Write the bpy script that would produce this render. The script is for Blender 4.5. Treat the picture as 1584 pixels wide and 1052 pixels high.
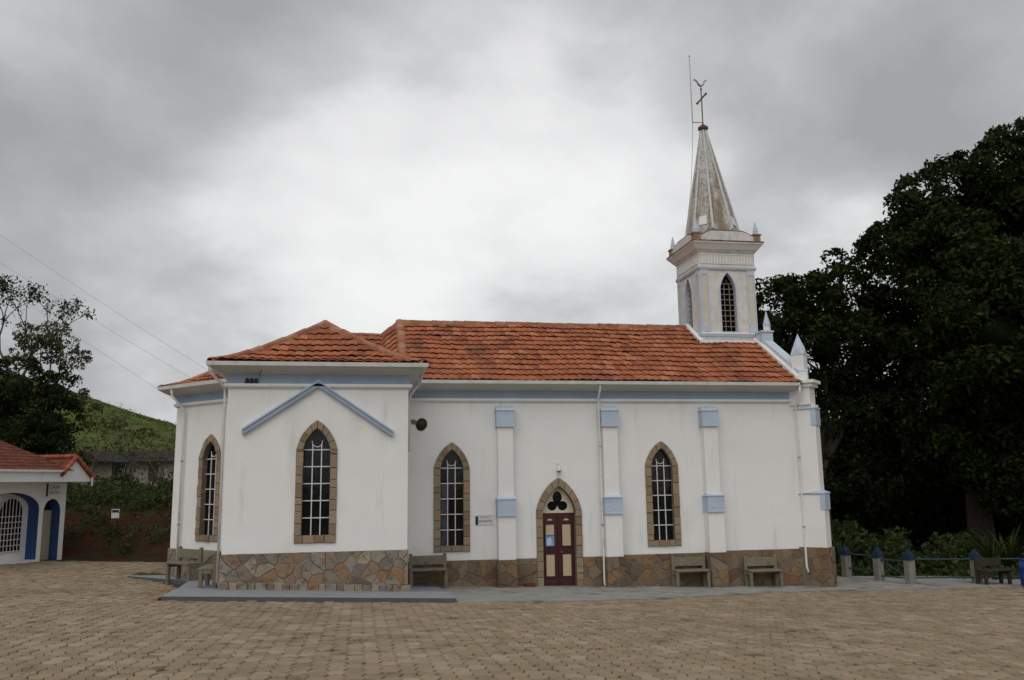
import bpy, bmesh, math, random
import numpy as np
from mathutils import Vector, Matrix
for o in list(bpy.data.objects): bpy.data.objects.remove(o, do_unlink=True)
S = bpy.context.scene; COL = S.collection; R = math.radians; PI = math.pi
random.seed(7); RNG = np.random.default_rng(11)

# ------------------------------------------------------------------ camera
CAMP = Vector((-5.983, -26.0, 3.1544)); YAW, PITCH, ROLL, FPX = 10.0606, 9.4474, -0.7758, 1314.84
cd = bpy.data.cameras.new('camera'); cam = bpy.data.objects.new('camera', cd); COL.objects.link(cam)
cd.sensor_width = 36; cd.lens = FPX / 1584 * 36; cd.clip_start = .1; cd.clip_end = 2000
_f = Vector((math.sin(R(YAW))*math.cos(R(PITCH)), math.cos(R(YAW))*math.cos(R(PITCH)), math.sin(R(PITCH))))
_r0 = Vector((math.cos(R(YAW)), -math.sin(R(YAW)), 0)); _u0 = _r0.cross(_f)
_r = _r0*math.cos(R(ROLL)) + _u0*math.sin(R(ROLL)); _u = -_r0*math.sin(R(ROLL)) + _u0*math.cos(R(ROLL))
cam.matrix_world = Matrix(((_r.x,_u.x,-_f.x,CAMP.x),(_r.y,_u.y,-_f.y,CAMP.y),(_r.z,_u.z,-_f.z,CAMP.z),(0,0,0,1)))
S.camera = cam

# ------------------------------------------------------------------ sky and sun (overcast)
SKYX, SKYY = 1.35, .25
SUN_EL, SUN_AZ = 52.0, 205.0          # azimuth clockwise from +Y
W = bpy.data.worlds.new('World'); S.world = W; W.use_nodes = True
nt = W.node_tree; N = nt.nodes; L = nt.links; N.clear()
def nd(t, **k):
    n = N.new(t)
    for a, v in k.items(): setattr(n, a, v)
    return n
def wmath(op, a, b=None, clamp=False):
    n = nd('ShaderNodeMath', operation=op, use_clamp=clamp)
    for i, v in enumerate((a, b)):
        if v is None: continue
        if isinstance(v, (int, float)): n.inputs[i].default_value = v
        else: L.new(v, n.inputs[i])
    return n.outputs[0]
sky = nd('ShaderNodeTexSky', sky_type='NISHITA'); sky.sun_disc = False
sky.sun_elevation = R(SUN_EL); sky.sun_rotation = R(SUN_AZ); sky.dust_density = 3; sky.air_density = 1.2
tc = nd('ShaderNodeTexCoord'); sx = nd('ShaderNodeSeparateXYZ'); L.new(tc.outputs['Generated'], sx.inputs[0])
zz = wmath('ADD', wmath('MAXIMUM', sx.outputs[2], 0.0), .45)
cx = nd('ShaderNodeCombineXYZ'); L.new(wmath('DIVIDE', sx.outputs[0], zz), cx.inputs[0]); L.new(wmath('DIVIDE', sx.outputs[1], zz), cx.inputs[1])
mp = nd('ShaderNodeMapping'); L.new(cx.outputs[0], mp.inputs[0]); mp.inputs['Location'].default_value = (SKYX, SKYY, 0); mp.inputs['Rotation'].default_value = (0, 0, R(-25)); mp.inputs['Scale'].default_value = (1.0, 1.0, 1)
n1 = nd('ShaderNodeTexNoise'); n1.inputs['Scale'].default_value = 1.7; n1.inputs['Detail'].default_value = 6; n1.inputs['Roughness'].default_value = .47; n1.inputs['Distortion'].default_value = .15
L.new(mp.outputs[0], n1.inputs['Vector'])
# the thinnest cloud lies beyond the church: a broad bright veil around that direction
vd = nd('ShaderNodeVectorMath', operation='DOT_PRODUCT'); L.new(tc.outputs['Generated'], vd.inputs[0])
_b = (_f + _r*((735-792)/FPX) - _u*((315-526)/FPX)).normalized(); vd.inputs[1].default_value = tuple(_b)
mr = nd('ShaderNodeMapRange', interpolation_type='SMOOTHERSTEP'); L.new(vd.outputs['Value'], mr.inputs[0])
mr.inputs[1].default_value = .93; mr.inputs[2].default_value = 1.0; mr.inputs[3].default_value = 0; mr.inputs[4].default_value = .21
n2 = nd('ShaderNodeTexNoise'); n2.inputs['Scale'].default_value = 5.2; n2.inputs['Detail'].default_value = 5; n2.inputs['Roughness'].default_value = .55; n2.inputs['Distortion'].default_value = .15
L.new(mp.outputs[0], n2.inputs['Vector'])
lum = wmath('ADD', wmath('ADD', n1.outputs['Fac'], mr.outputs[0]), wmath('MULTIPLY', wmath('SUBTRACT', n2.outputs['Fac'], .5), .26))
hz = nd('ShaderNodeMapRange', interpolation_type='SMOOTHSTEP'); L.new(sx.outputs[2], hz.inputs[0])
hz.inputs[1].default_value = .02; hz.inputs[2].default_value = .55; hz.inputs[3].default_value = .11; hz.inputs[4].default_value = -.08
lum = wmath('ADD', lum, hz.outputs[0])
cr = nd('ShaderNodeValToRGB'); L.new(lum, cr.inputs[0])
e = cr.color_ramp.elements
e[0].position = .36; e[0].color = (.36, .365, .38, 1)
e[1].position = .80; e[1].color = (.90, .90, .90, 1)
for p_, c_ in ((.47, (.445,.45,.463,1)), (.56, (.56,.565,.575,1)), (.66, (.76,.76,.765,1))):
    k = e.new(p_); k.color = c_
sc = nd('ShaderNodeMix', data_type='RGBA', blend_type='MULTIPLY'); sc.inputs[0].default_value = 1
L.new(cr.outputs[0], sc.inputs[6]); sc.inputs[7].default_value = (10, 10, 10, 1)
mx = nd('ShaderNodeMix', data_type='RGBA'); mx.inputs[0].default_value = .96; L.new(sky.outputs[0], mx.inputs[6]); L.new(sc.outputs[2], mx.inputs[7])
bg = nd('ShaderNodeBackground'); bg.inputs[1].default_value = .1; L.new(mx.outputs[2], bg.inputs[0])
wo = nd('ShaderNodeOutputWorld'); L.new(bg.outputs[0], wo.inputs[0])
sl = bpy.data.lights.new('sun', 'SUN'); sl.energy = 1.25; sl.angle = R(60); sl.color = (1, .97, .92)
so = bpy.data.objects.new('sun', sl); COL.objects.link(so)
_sd = Vector((math.sin(R(SUN_AZ))*math.cos(R(SUN_EL)), math.cos(R(SUN_AZ))*math.cos(R(SUN_EL)), math.sin(R(SUN_EL))))
so.rotation_euler = _sd.to_track_quat('Z', 'Y').to_euler(); so.location = _sd*60
S.view_settings.view_transform = 'Standard'; S.view_settings.look = 'None'; S.view_settings.exposure = 0.04; S.view_settings.gamma = 1
S.render.engine = 'CYCLES'

# ------------------------------------------------------------------ materials
MATS = {}
def mat(name, col=(.5,.5,.5), rough=.8, spec=.3, metal=0, var=None, var_scale=3, bump=0, bump_scale=30, rnd=None, islands=False,
        stain=None, trans=0, detail=6):
    """var: second colour mixed by noise; rnd: list of colours picked per object (or per island); stain: (colour, scale, amount, lo, hi)"""
    m = bpy.data.materials.new(name); m.use_nodes = True; t = m.node_tree; b = t.nodes['Principled BSDF']
    b.inputs['Roughness'].default_value = rough; b.inputs['Specular IOR Level'].default_value = spec; b.inputs['Metallic'].default_value = metal
    def new(ty, **k):
        n = t.nodes.new(ty)
        for a, v in k.items(): setattr(n, a, v)
        return n
    def mixc(f, a, c):
        x = new('ShaderNodeMix', data_type='RGBA')
        for i, v in ((0, f), (6, a), (7, c)):
            if isinstance(v, (int, float)): x.inputs[i].default_value = v
            elif isinstance(v, tuple): x.inputs[i].default_value = (*v, 1)
            else: t.links.new(v, x.inputs[i])
        return x.outputs[2]
    geo = new('ShaderNodeNewGeometry'); cur = col; pos = geo.outputs['Position']
    rv = None
    if rnd:
        if islands == 'both':
            oi = new('ShaderNodeObjectInfo'); ad = new('ShaderNodeMath', operation='ADD'); t.links.new(oi.outputs['Random'], ad.inputs[0]); t.links.new(geo.outputs['Random Per Island'], ad.inputs[1])
            fr = new('ShaderNodeMath', operation='FRACT'); t.links.new(ad.outputs[0], fr.inputs[0]); rv = fr.outputs[0]
        elif islands: rv = geo.outputs['Random Per Island']
        else: rv = new('ShaderNodeObjectInfo').outputs['Random']
        rp = new('ShaderNodeValToRGB'); rp.color_ramp.interpolation = 'LINEAR'; el = rp.color_ramp.elements; n = len(rnd)
        el[0].position = 0; el[0].color = (*rnd[0], 1); el[1].position = 1; el[1].color = (*rnd[-1], 1)
        for i in range(1, n-1):
            q = el.new(i/(n-1)); q.color = (*rnd[i], 1)
        t.links.new(rv, rp.inputs[0]); cur = rp.outputs[0]
    if var:
        nz = new('ShaderNodeTexNoise'); nz.inputs['Scale'].default_value = var_scale; nz.inputs['Detail'].default_value = detail; nz.inputs['Roughness'].default_value = .6
        t.links.new(pos, nz.inputs['Vector'])
        mr_ = new('ShaderNodeMapRange'); t.links.new(nz.outputs['Fac'], mr_.inputs[0]); mr_.inputs[1].default_value = .35; mr_.inputs[2].default_value = .65
        cur = mixc(mr_.outputs[0], cur, var)
    for st in (stain or []):
        c_, s_, a_, lo, hi = st[:5]
        nz = new('ShaderNodeTexNoise'); nz.inputs['Scale'].default_value = s_; nz.inputs['Detail'].default_value = 8; nz.inputs['Roughness'].default_value = .65
        if len(st) > 5:
            mp_ = new('ShaderNodeMapping'); mp_.inputs['Scale'].default_value = st[5]; t.links.new(pos, mp_.inputs[0]); t.links.new(mp_.outputs[0], nz.inputs['Vector'])
        else: t.links.new(pos, nz.inputs['Vector'])
        mr_ = new('ShaderNodeMapRange', interpolation_type='SMOOTHSTEP'); t.links.new(nz.outputs['Fac'], mr_.inputs[0]); mr_.inputs[1].default_value = lo; mr_.inputs[2].default_value = hi; mr_.inputs[4].default_value = a_
        cur = mixc(mr_.outputs[0], cur, c_)
    if isinstance(cur, tuple): b.inputs['Base Color'].default_value = (*cur, 1)
    else: t.links.new(cur, b.inputs['Base Color'])
    if bump:
        nz = new('ShaderNodeTexNoise'); nz.inputs['Scale'].default_value = bump_scale; nz.inputs['Detail'].default_value = 6; t.links.new(pos, nz.inputs['Vector'])
        bp = new('ShaderNodeBump'); bp.inputs['Strength'].default_value = bump; bp.inputs['Distance'].default_value = .03
        t.links.new(nz.outputs['Fac'], bp.inputs['Height']); t.links.new(bp.outputs[0], b.inputs['Normal'])
    if trans:
        tr = new('ShaderNodeBsdfTranslucent'); ms = new('ShaderNodeMixShader'); ms.inputs[0].default_value = trans
        if isinstance(cur, tuple): tr.inputs[0].default_value = (*cur, 1)
        else: t.links.new(cur, tr.inputs[0])
        t.links.new(b.outputs[0], ms.inputs[1]); t.links.new(tr.outputs[0], ms.inputs[2]); t.links.new(ms.outputs[0], t.nodes['Material Output'].inputs[0])
    MATS[name] = m; return m
mat('plaster', (.80,.80,.785), .85, .2, var=(.765,.765,.75), var_scale=.9, bump=.12, bump_scale=60,
    stain=[((.55,.53,.48), .8, .40, .52, .78, (1,1,.4)), ((.48,.46,.41), 3.2, .42, .56, .76, (1,1,.10)), ((.60,.58,.53), 6, .3, .58, .75)])
mat('plaster_warm', (.80,.79,.78), .85, .2, var=(.76,.75,.74), var_scale=1.5, bump=.1, bump_scale=60, stain=[((.50,.48,.43), 1.6, .35, .55, .8, (1,1,.25))])
mat('plaster_old', (.70,.69,.655), .9, .15, var=(.60,.58,.54), var_scale=4, bump=.2, bump_scale=40, stain=[((.30,.26,.21), 3.0, .6, .52, .75, (1,1,.3)), ((.16,.14,.12), 9, .5, .6, .75)])
mat('spire_plaster', (.60,.59,.55), .9, .15, var=(.40,.38,.34), var_scale=5, bump=.25, bump_scale=40, stain=[((.24,.175,.105), 1.9, .9, .44, .62, (1,1,.16)), ((.11,.10,.09), 9, .75, .52, .68)])
mat('spire_rib', (.66,.68,.68), .85, .2, var=(.5,.52,.52), var_scale=6, stain=[((.16,.15,.14), 7, .7, .55, .72)])
mat('blue_paint', (.46,.55,.645), .7, .3, var=(.42,.50,.60), var_scale=2, stain=[((.30,.33,.38), 3.5, .6, .52, .75), ((.20,.20,.20), 11, .45, .60, .72)])
mat('band_blue', (.325,.41,.51), .75, .25, var=(.29,.365,.46), var_scale=2, stain=[((.17,.20,.26), 1.6, .5, .55, .8, (1,1,.5))])
mat('pale_blue', (.53,.60,.70), .8, .25, var=(.48,.54,.62), var_scale=5, stain=[((.28,.27,.25), 5, .5, .56, .75)])
mat('cream_paint', (.66,.60,.47), .8, .25, var=(.60,.53,.40), var_scale=6)
mat('rusty_edge', (.23,.10,.06), .9, .1, var=(.12,.08,.06), var_scale=8, stain=[((.45,.40,.35), 6, .6, .55, .7)])
mat('ochre_stone', (.36,.26,.17), .9, .1, var=(.24,.15,.10), var_scale=7, stain=[((.55,.52,.47), 8, .5, .56, .7)])
mat('soffit_paint', (.62,.62,.59), .85, .2, var=(.56,.555,.52), var_scale=1.2)
mat('gutter_paint', (.72,.72,.71), .55, .4, var=(.62,.61,.58), var_scale=4, stain=[((.35,.31,.26), 4, .5, .58, .75)])
mat('mortar', (.20,.17,.13), .95, .1, var=(.14,.118,.09), var_scale=9, bump=.4, bump_scale=40)
STONES = [(.24,.22,.185),(.30,.25,.18),(.18,.17,.15),(.27,.165,.085),(.22,.215,.20),(.15,.105,.085),(.36,.30,.22),(.20,.18,.15),(.27,.16,.085),(.25,.235,.205),(.30,.25,.18)]
mat('stone', rnd=STONES, rough=.9, spec=.2, var=None, bump=.5, bump_scale=22, stain=[((.09,.075,.055), 6, .7, .48, .68), ((.36,.29,.20), 3.5, .5, .55, .70), ((.26,.13,.06), 5, .5, .58, .70)])
STD = [(1.02*c[0], .90*c[1], .78*c[2]) for c in [(.22,.17,.115),(.17,.15,.12),(.24,.165,.095),(.14,.12,.10),(.21,.18,.14),(.12,.085,.065),(.22,.19,.15),(.16,.145,.12),(.19,.12,.07)]]
mat('stone_dark', rnd=STD, rough=.9, spec=.2, bump=.5, bump_scale=20, stain=[((.06,.05,.04), 5, .7, .5, .72), ((.27,.21,.14), 4, .4, .56, .72)])
mat('stone_trim', rnd=[(.30,.235,.155),(.25,.205,.15),(.33,.225,.13),(.27,.225,.165),(.22,.15,.092),(.32,.265,.19),(.26,.185,.12)], rough=.9, spec=.2, bump=.35, bump_scale=28, stain=[((.12,.09,.07), 9, .6, .57, .72)])
TILES = [(.40,.13,.057),(.34,.105,.049),(.43,.155,.073),(.29,.09,.045),(.45,.19,.10),(.37,.118,.053),(.25,.085,.046),(.41,.14,.062),(.33,.115,.062)]
mat('roof_tile', rnd=TILES, islands='both', rough=.9, spec=.15, bump=.3, bump_scale=35, stain=[((.075,.042,.03), .9, .7, .47, .70, (1,.35,1)), ((.035,.03,.022), 14, .6, .58, .7), ((.46,.27,.17), 5, .35, .6, .75)])
mat('ridge_tile', rnd=[(.36,.17,.10),(.30,.12,.065),(.40,.22,.14),(.26,.12,.075)], islands='both', rough=.9, spec=.15, bump=.3, bump_scale=35, stain=[((.06,.045,.035), 7, .7, .52, .7)])
mat('orange_tile', rnd=[(.34,.095,.045),(.28,.075,.036),(.38,.12,.06),(.22,.06,.035)], islands='both', rough=.85, spec=.2, stain=[((.08,.04,.03), 8, .5, .56, .7)])
mat('old_red_tile', rnd=[(.14,.045,.03),(.11,.036,.026),(.17,.055,.035),(.09,.032,.025)], islands='both', rough=.9, spec=.15, stain=[((.03,.02,.018), 3, .6, .52, .7)])
mat('roof_deck', (.05,.025,.018), .95, .1)
mat('dark_glass', (.006,.0065,.007), .06, .28, var=(.012,.0125,.013), var_scale=3, bump=.06, bump_scale=6)
mat('grey_glass', (.085,.095,.10), .14, .3, var=(.03,.033,.036), var_scale=5, bump=.06, bump_scale=6)  # paler grey glass for a few panes
mat('bar_white', (.72,.72,.73), .6, .35, var=(.58,.57,.56), var_scale=12)
mat('bar_rust', (.22,.17,.13), .8, .2, var=(.30,.26,.22), var_scale=14)
mat('unlit_black', (.006,.006,.006), 1, 0)  # flat black, painted darkness standing in for unlit interiors
mat('door_red', (.060,.010,.009), .45, .45, var=(.045,.008,.008), var_scale=6, bump=.05, bump_scale=30)
mat('door_cream', (.52,.42,.27), .6, .35, var=(.47,.38,.245), var_scale=5)
mat('poster_blue', (.10,.26,.55), .5, .4, var=(.22,.42,.70), var_scale=9)
mat('poster_pale', (.45,.58,.75), .5, .4)
mat('poster_dark', (.05,.09,.22), .5, .4)
mat('poster_skin', (.45,.26,.20), .5, .4)
mat('sign_white', (.66,.66,.66), .5, .4)
mat('sign_navy', (.018,.022,.06), .5, .4)
mat('sign_grey', (.22,.25,.31), .5, .4)
mat('bench_concrete', (.205,.185,.135), .92, .15, var=(.16,.145,.105), var_scale=6, bump=.3, bump_scale=45, stain=[((.08,.075,.055), 5, .6, .54, .72), ((.28,.255,.19), 9, .4, .58, .72)])
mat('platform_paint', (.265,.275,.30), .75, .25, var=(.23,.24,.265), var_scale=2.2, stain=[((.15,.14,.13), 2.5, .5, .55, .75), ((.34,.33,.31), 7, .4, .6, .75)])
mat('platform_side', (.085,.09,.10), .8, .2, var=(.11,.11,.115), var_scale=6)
mat('concrete_walk', (.31,.305,.285), .9, .15, var=(.24,.235,.215), var_scale=1.6, bump=.3, bump_scale=20, stain=[((.13,.11,.085), 1.3, .85, .52, .66), ((.11,.095,.075), 6, .5, .58, .7), ((.38,.37,.34), 3, .4, .58, .72)])
PAV = [(.30,.232,.155),(.265,.205,.135),(.325,.255,.175),(.24,.187,.122),(.29,.222,.145),(.36,.29,.207),(.275,.21,.138),(.31,.222,.158)]
mat('paver', rnd=PAV, islands='both', rough=.9, spec=.15, bump=.35, bump_scale=60, stain=[((.15,.12,.08), .35, .45, .48, .70), ((.40,.34,.26), 1.1, .5, .55, .70), ((.085,.07,.045), 2.0, .7, .54, .70), ((.135,.13,.065), 1.2, .5, .52, .68), ((.06,.05,.035), 11, .5, .58, .72)])
mat('joint_dirt', (.07,.058,.034), .95, .1, var=(.055,.058,.026), var_scale=1.5, bump=.4, bump_scale=30)
mat('edge_brick', rnd=[(.30,.17,.09),(.26,.19,.12),(.34,.22,.13),(.23,.14,.085)], rough=.9, spec=.1, bump=.3, bump_scale=30, stain=[((.10,.08,.05), 8, .6, .53, .7)])
mat('red_earth', (.050,.019,.013), .95, .1, var=(.030,.014,.010), var_scale=1.4, bump=.9, bump_scale=3, stain=[((.028,.034,.012), 1.6, .9, .46, .60), ((.085,.031,.018), 5, .5, .56, .72)])
mat('hill_grass', (.075,.105,.022), .95, .1, var=(.105,.115,.03), var_scale=.12, bump=.8, bump_scale=1.2, stain=[((.05,.08,.018), .5, .7, .45, .62), ((.14,.12,.045), .9, .4, .6, .74)])
mat('far_grass', (.045,.065,.02), .95, .1, var=(.035,.05,.016), var_scale=.3, bump=.5, bump_scale=2)
mat('garden_soil', (.035,.04,.016), .95, .1, var=(.05,.045,.025), var_scale=1)
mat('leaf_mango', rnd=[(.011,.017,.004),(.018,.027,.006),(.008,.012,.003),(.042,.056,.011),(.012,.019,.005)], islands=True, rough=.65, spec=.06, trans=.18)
mat('leaf_dark', rnd=[(.012,.019,.006),(.018,.027,.008),(.034,.046,.012)], islands=True, rough=.65, spec=.08, trans=.2)
mat('leaf_olive', rnd=[(.055,.07,.02),(.075,.085,.026),(.045,.06,.018),(.09,.085,.03)], islands=True, rough=.65, spec=.3, trans=.25)
mat('leaf_grey', rnd=[(.075,.085,.035),(.095,.095,.045),(.06,.07,.03)], islands=True, rough=.7, spec=.2, trans=.25)
mat('leaf_bank', rnd=[(.030,.050,.012),(.048,.070,.017),(.034,.042,.014),(.070,.080,.024)], islands=True, rough=.7, spec=.15, trans=.25)
mat('leaf_garden', rnd=[(.032,.058,.012),(.05,.08,.018),(.026,.046,.011),(.08,.095,.03)], islands=True, rough=.6, spec=.2, trans=.3)
mat('leaf_hill', rnd=[(.07,.10,.02),(.10,.125,.03),(.12,.12,.04)], islands=True, rough=.8, spec=.1, trans=.3)
mat('leaf_rust', rnd=[(.09,.035,.02),(.06,.04,.018),(.12,.05,.03)], islands=True, rough=.8, spec=.1, trans=.2)
mat('leaf_bright', rnd=[(.075,.13,.025),(.10,.155,.035),(.06,.10,.022),(.15,.17,.05)], islands=True, rough=.5, spec=.4, trans=.3)
mat('bark', (.075,.06,.045), .95, .1, var=(.05,.04,.03), var_scale=8, bump=.8, bump_scale=14)
mat('bark_pale', (.15,.135,.115), .95, .1, var=(.09,.08,.065), var_scale=8, bump=.5, bump_scale=14)
mat('blue_wall', (.035,.085,.24), .7, .3, var=(.03,.07,.20), var_scale=3)
mat('cream_door', (.46,.42,.32), .7, .3, var=(.40,.35,.26), var_scale=4)
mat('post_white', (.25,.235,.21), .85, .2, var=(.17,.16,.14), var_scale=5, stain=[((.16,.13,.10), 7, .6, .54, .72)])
mat('post_blue', (.014,.034,.062), .8, .2, var=(.012,.026,.045), var_scale=6)
mat('rail_green', (.03,.075,.085), .6, .35, var=(.025,.05,.05), var_scale=8)
mat('barrel_blue', (.012,.05,.26), .4, .45, var=(.012,.04,.2), var_scale=3)
mat('horn_metal', (.30,.28,.24), .5, .4, metal=.3, var=(.22,.19,.15), var_scale=12)
mat('horn_inside', (.035,.035,.025), .6, .3)
mat('brass', (.30,.19,.09), .5, .4, metal=.5)
mat('galvanised', (.45,.45,.45), .5, .4, metal=.4, var=(.30,.25,.22), var_scale=12)
mat('rust_iron', (.19,.11,.075), .8, .2, var=(.30,.26,.23), var_scale=10)
mat('black_metal', (.02,.02,.022), .5, .4)
mat('cable', (.16,.16,.16), .7, .2)
mat('cottage_wall', (.40,.38,.34), .9, .1, var=(.30,.27,.23), var_scale=2)
mat('house_roof', (.035,.03,.028), .9, .1, var=(.06,.05,.04), var_scale=2)
mat('tank_blue', (.02,.028,.042), .5, .3)
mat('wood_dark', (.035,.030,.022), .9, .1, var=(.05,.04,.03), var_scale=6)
mat('wood_pole', (.12,.09,.065), .9, .1)
mat('brick_red', (.16,.045,.03), .9, .1, var=(.11,.035,.025), var_scale=20)

# ------------------------------------------------------------------ mesh helpers
class MB:
    def __init__(s): s.v = []; s.f = []; s.m = []
    def add(s, vs, fs, mi=0):
        o = len(s.v); s.v += [tuple(p) for p in vs]; s.f += [tuple(i+o for i in f) for f in fs]; s.m += [mi]*len(fs); return s
    def box(s, x0, x1, y0, y1, z0, z1, mi=0, M=None):
        vs = [Vector(p) for p in ((x0,y0,z0),(x1,y0,z0),(x1,y1,z0),(x0,y1,z0),(x0,y0,z1),(x1,y0,z1),(x1,y1,z1),(x0,y1,z1))]
        if M is not None: vs = [M @ p for p in vs]
        return s.add(vs, [(0,3,2,1),(4,5,6,7),(0,1,5,4),(1,2,6,5),(2,3,7,6),(3,0,4,7)], mi)
    def hexa(s, b, t, mi=0):     # bottom quad (ccw seen from above), top quad
        return s.add(list(b)+list(t), [(0,3,2,1),(4,5,6,7),(0,1,5,4),(1,2,6,5),(2,3,7,6),(3,0,4,7)], mi)
    def prism(s, pts, w0, w1, mi=0, M=None):   # pts (u,v) ccw seen from outside (-y); extruded along y from w0 (front) to w1 (back)
        n = len(pts); vs = [Vector((u, w0, v)) for u, v in pts]+[Vector((u, w1, v)) for u, v in pts]
        if M is not None: vs = [M @ p for p in vs]
        return s.add(vs, [tuple(range(n)), tuple(range(2*n-1, n-1, -1))]+[(i, i+n, (i+1) % n+n, (i+1) % n) for i in range(n)], mi)
    def vprism(s, pts, z0, z1, mi=0):          # footprint ccw from above
        n = len(pts); vs = [(x, y, z0) for x, y in pts]+[(x, y, z1) for x, y in pts]
        return s.add(vs, [tuple(range(n-1, -1, -1)), tuple(range(n, 2*n))]+[(i, (i+1) % n, (i+1) % n+n, i+n) for i in range(n)], mi)
    def tube(s, path, r, n=8, mi=0, cap=True):
        path = [Vector(p) for p in path]; rs = r if isinstance(r, (list, tuple)) else [r]*len(path); vs = []; fs = []
        up = Vector((0, 0, 1)); a = None
        for i, p in enumerate(path):
            t = (path[min(i+1, len(path)-1)]-path[max(i-1, 0)]).normalized()
            if a is None:
                a = t.cross(up)
                if a.length < .01: a = t.cross(Vector((1, 0, 0)))
            a = (a - t*a.dot(t)).normalized(); b = t.cross(a)
            for k in range(n):
                q = 2*PI*k/n; vs.append(p+(a*math.cos(q)+b*math.sin(q))*rs[i])
        for i in range(len(path)-1):
            for k in range(n): fs.append((i*n+k, i*n+(k+1) % n, (i+1)*n+(k+1) % n, (i+1)*n+k))
        if cap: fs += [tuple(range(n-1, -1, -1)), tuple(range((len(path)-1)*n, len(path)*n))]
        return s.add(vs, fs, mi)
    def lathe(s, prof, n=16, mi=0, M=None, ang0=0):   # prof (r,z) bottom to top
        vs = []; fs = []
        for r, z in prof:
            for k in range(n):
                q = ang0+2*PI*k/n; vs.append(Vector((r*math.cos(q), r*math.sin(q), z)))
        if M is not None: vs = [M @ p for p in vs]
        for i in range(len(prof)-1):
            for k in range(n): fs.append((i*n+k, i*n+(k+1) % n, (i+1)*n+(k+1) % n, (i+1)*n+k))
        fs += [tuple(range(n-1, -1, -1)), tuple(range((len(prof)-1)*n, len(prof)*n))]
        return s.add(vs, fs, mi)
    def mesh(s, name, mats, smooth=False):
        me = bpy.data.meshes.new(name); me.from_pydata(s.v, [], s.f)
        for m in (mats if isinstance(mats, (list, tuple)) else [mats]): me.materials.append(MATS[m])
        if any(s.m): me.polygons.foreach_set('material_index', s.m)
        if smooth: me.polygons.foreach_set('use_smooth', [True]*len(me.polygons))
        me.update(); return me
    def obj(s, name, mats, parent=None, M=None, smooth=False):
        return link(name, s.mesh(name, mats, smooth), parent, M)
def link(name, me, parent=None, M=None):
    o = bpy.data.objects.new(name, me); COL.objects.link(o)
    if parent is not None: o.parent = parent
    if M is not None: o.matrix_local = M
    return o
def tag(o, label, cat, group=None):
    o['label'] = label; o['category'] = cat
    if group: o['group'] = group
    return o
def structure(o): o['kind'] = 'structure'; return o
def stuff(o): o['kind'] = 'stuff'; return o
def empty(name, M=None):
    o = bpy.data.objects.new(name, None); COL.objects.link(o); o.empty_display_size = .3
    if M is not None: o.matrix_local = M
    return o
def frame(x, y, z, ang=0):      # local x along the wall, local -y outward, z up
    return Matrix.Translation((x, y, z)) @ Matrix.Rotation(ang, 4, 'Z')
def bevel_mesh(me, w, seg=1, ang=30):
    bm = bmesh.new(); bm.from_mesh(me); bm.normal_update()
    ed = [e_ for e_ in bm.edges if len(e_.link_faces) == 2 and e_.calc_face_angle(0) > R(ang)]
    bmesh.ops.bevel(bm, geom=ed, offset=w, segments=seg, affect='EDGES', profile=.5, clamp_overlap=True)
    bm.to_mesh(me); bm.free(); return me
def cut(o, cutters):
    for c in cutters:
        md = o.modifiers.new('cut', 'BOOLEAN'); md.operation = 'DIFFERENCE'; md.solver = 'EXACT'; md.object = c
    dg = bpy.context.evaluated_depsgraph_get(); dg.update()
    me = bpy.data.meshes.new_from_object(o.evaluated_get(dg)); o.modifiers.clear(); o.data = me
    for c in cutters: bpy.data.objects.remove(c, do_unlink=True)
def text_mesh(body, size, name):
    cu = bpy.data.curves.new(name, 'FONT'); cu.body = body; cu.size = size; cu.extrude = .002; cu.align_x = 'LEFT'; cu.resolution_u = 2
    o = bpy.data.objects.new(name, cu); COL.objects.link(o); dg = bpy.context.evaluated_depsgraph_get(); dg.update()
    me = bpy.data.meshes.new_from_object(o.evaluated_get(dg)); bpy.data.objects.remove(o, do_unlink=True); bpy.data.curves.remove(cu)
    return me
def inpoly(x, y, P):
    c = False; n = len(P)
    for i in range(n):
        x0, y0 = P[i]; x1, y1 = P[(i+1) % n]
        if (y0 > y) != (y1 > y) and x < (x1-x0)*(y-y0)/(y1-y0)+x0: c = not c
    return c

# ------------------------------------------------------------------ terrain
def sp(t, w): return .5*(t+np.sqrt(t*t+w*w))
def g(x, y): return .05+.05*sp(-y, 1.5)-.017*sp(y, 1.5)+.045*sp(-(x+3.5), 3)-.03*sp(x+3.5, 3)
def smooth(a, b, t):
    t = np.clip((t-a)/(b-a), 0, 1); return t*t*(3-2*t)
def vnoise(x, y, s, seed=0):
    return (np.sin(x*s*1.3+seed)*np.cos(y*s*1.1+seed*1.7)+np.sin((x+y)*s*.7+seed*2.3)*.6+np.sin((x*.6-y)*s*2.1+seed)*.35)/1.95
def height(x, y):
    h = g(np.clip(x, -30, 40), np.clip(y, -40, 30))
    # earth bank behind the left part of the plaza, terrace, then the hill
    toe = 9.3+.5*np.sin(x*.7)+np.maximum(0, -(x+18))*.15
    left = smooth(-8.0, -11.5, x)
    bank = (smooth(0, 3.2, y-toe)*1.9+smooth(2.5, 9, y-toe)*.55+.12*vnoise(x, y, 1.3, 2)*smooth(0, 1, y-toe))
    hill = smooth(28, 125, y)*(8.6+.34*np.clip(-(x+34), -20, 60)+.8*vnoise(x, y, .06, 1))+.4*vnoise(x, y, .2, 3)*smooth(35, 60, y)
    h = h+left*bank+hill*smooth(40, -12, x)
    return h
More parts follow.
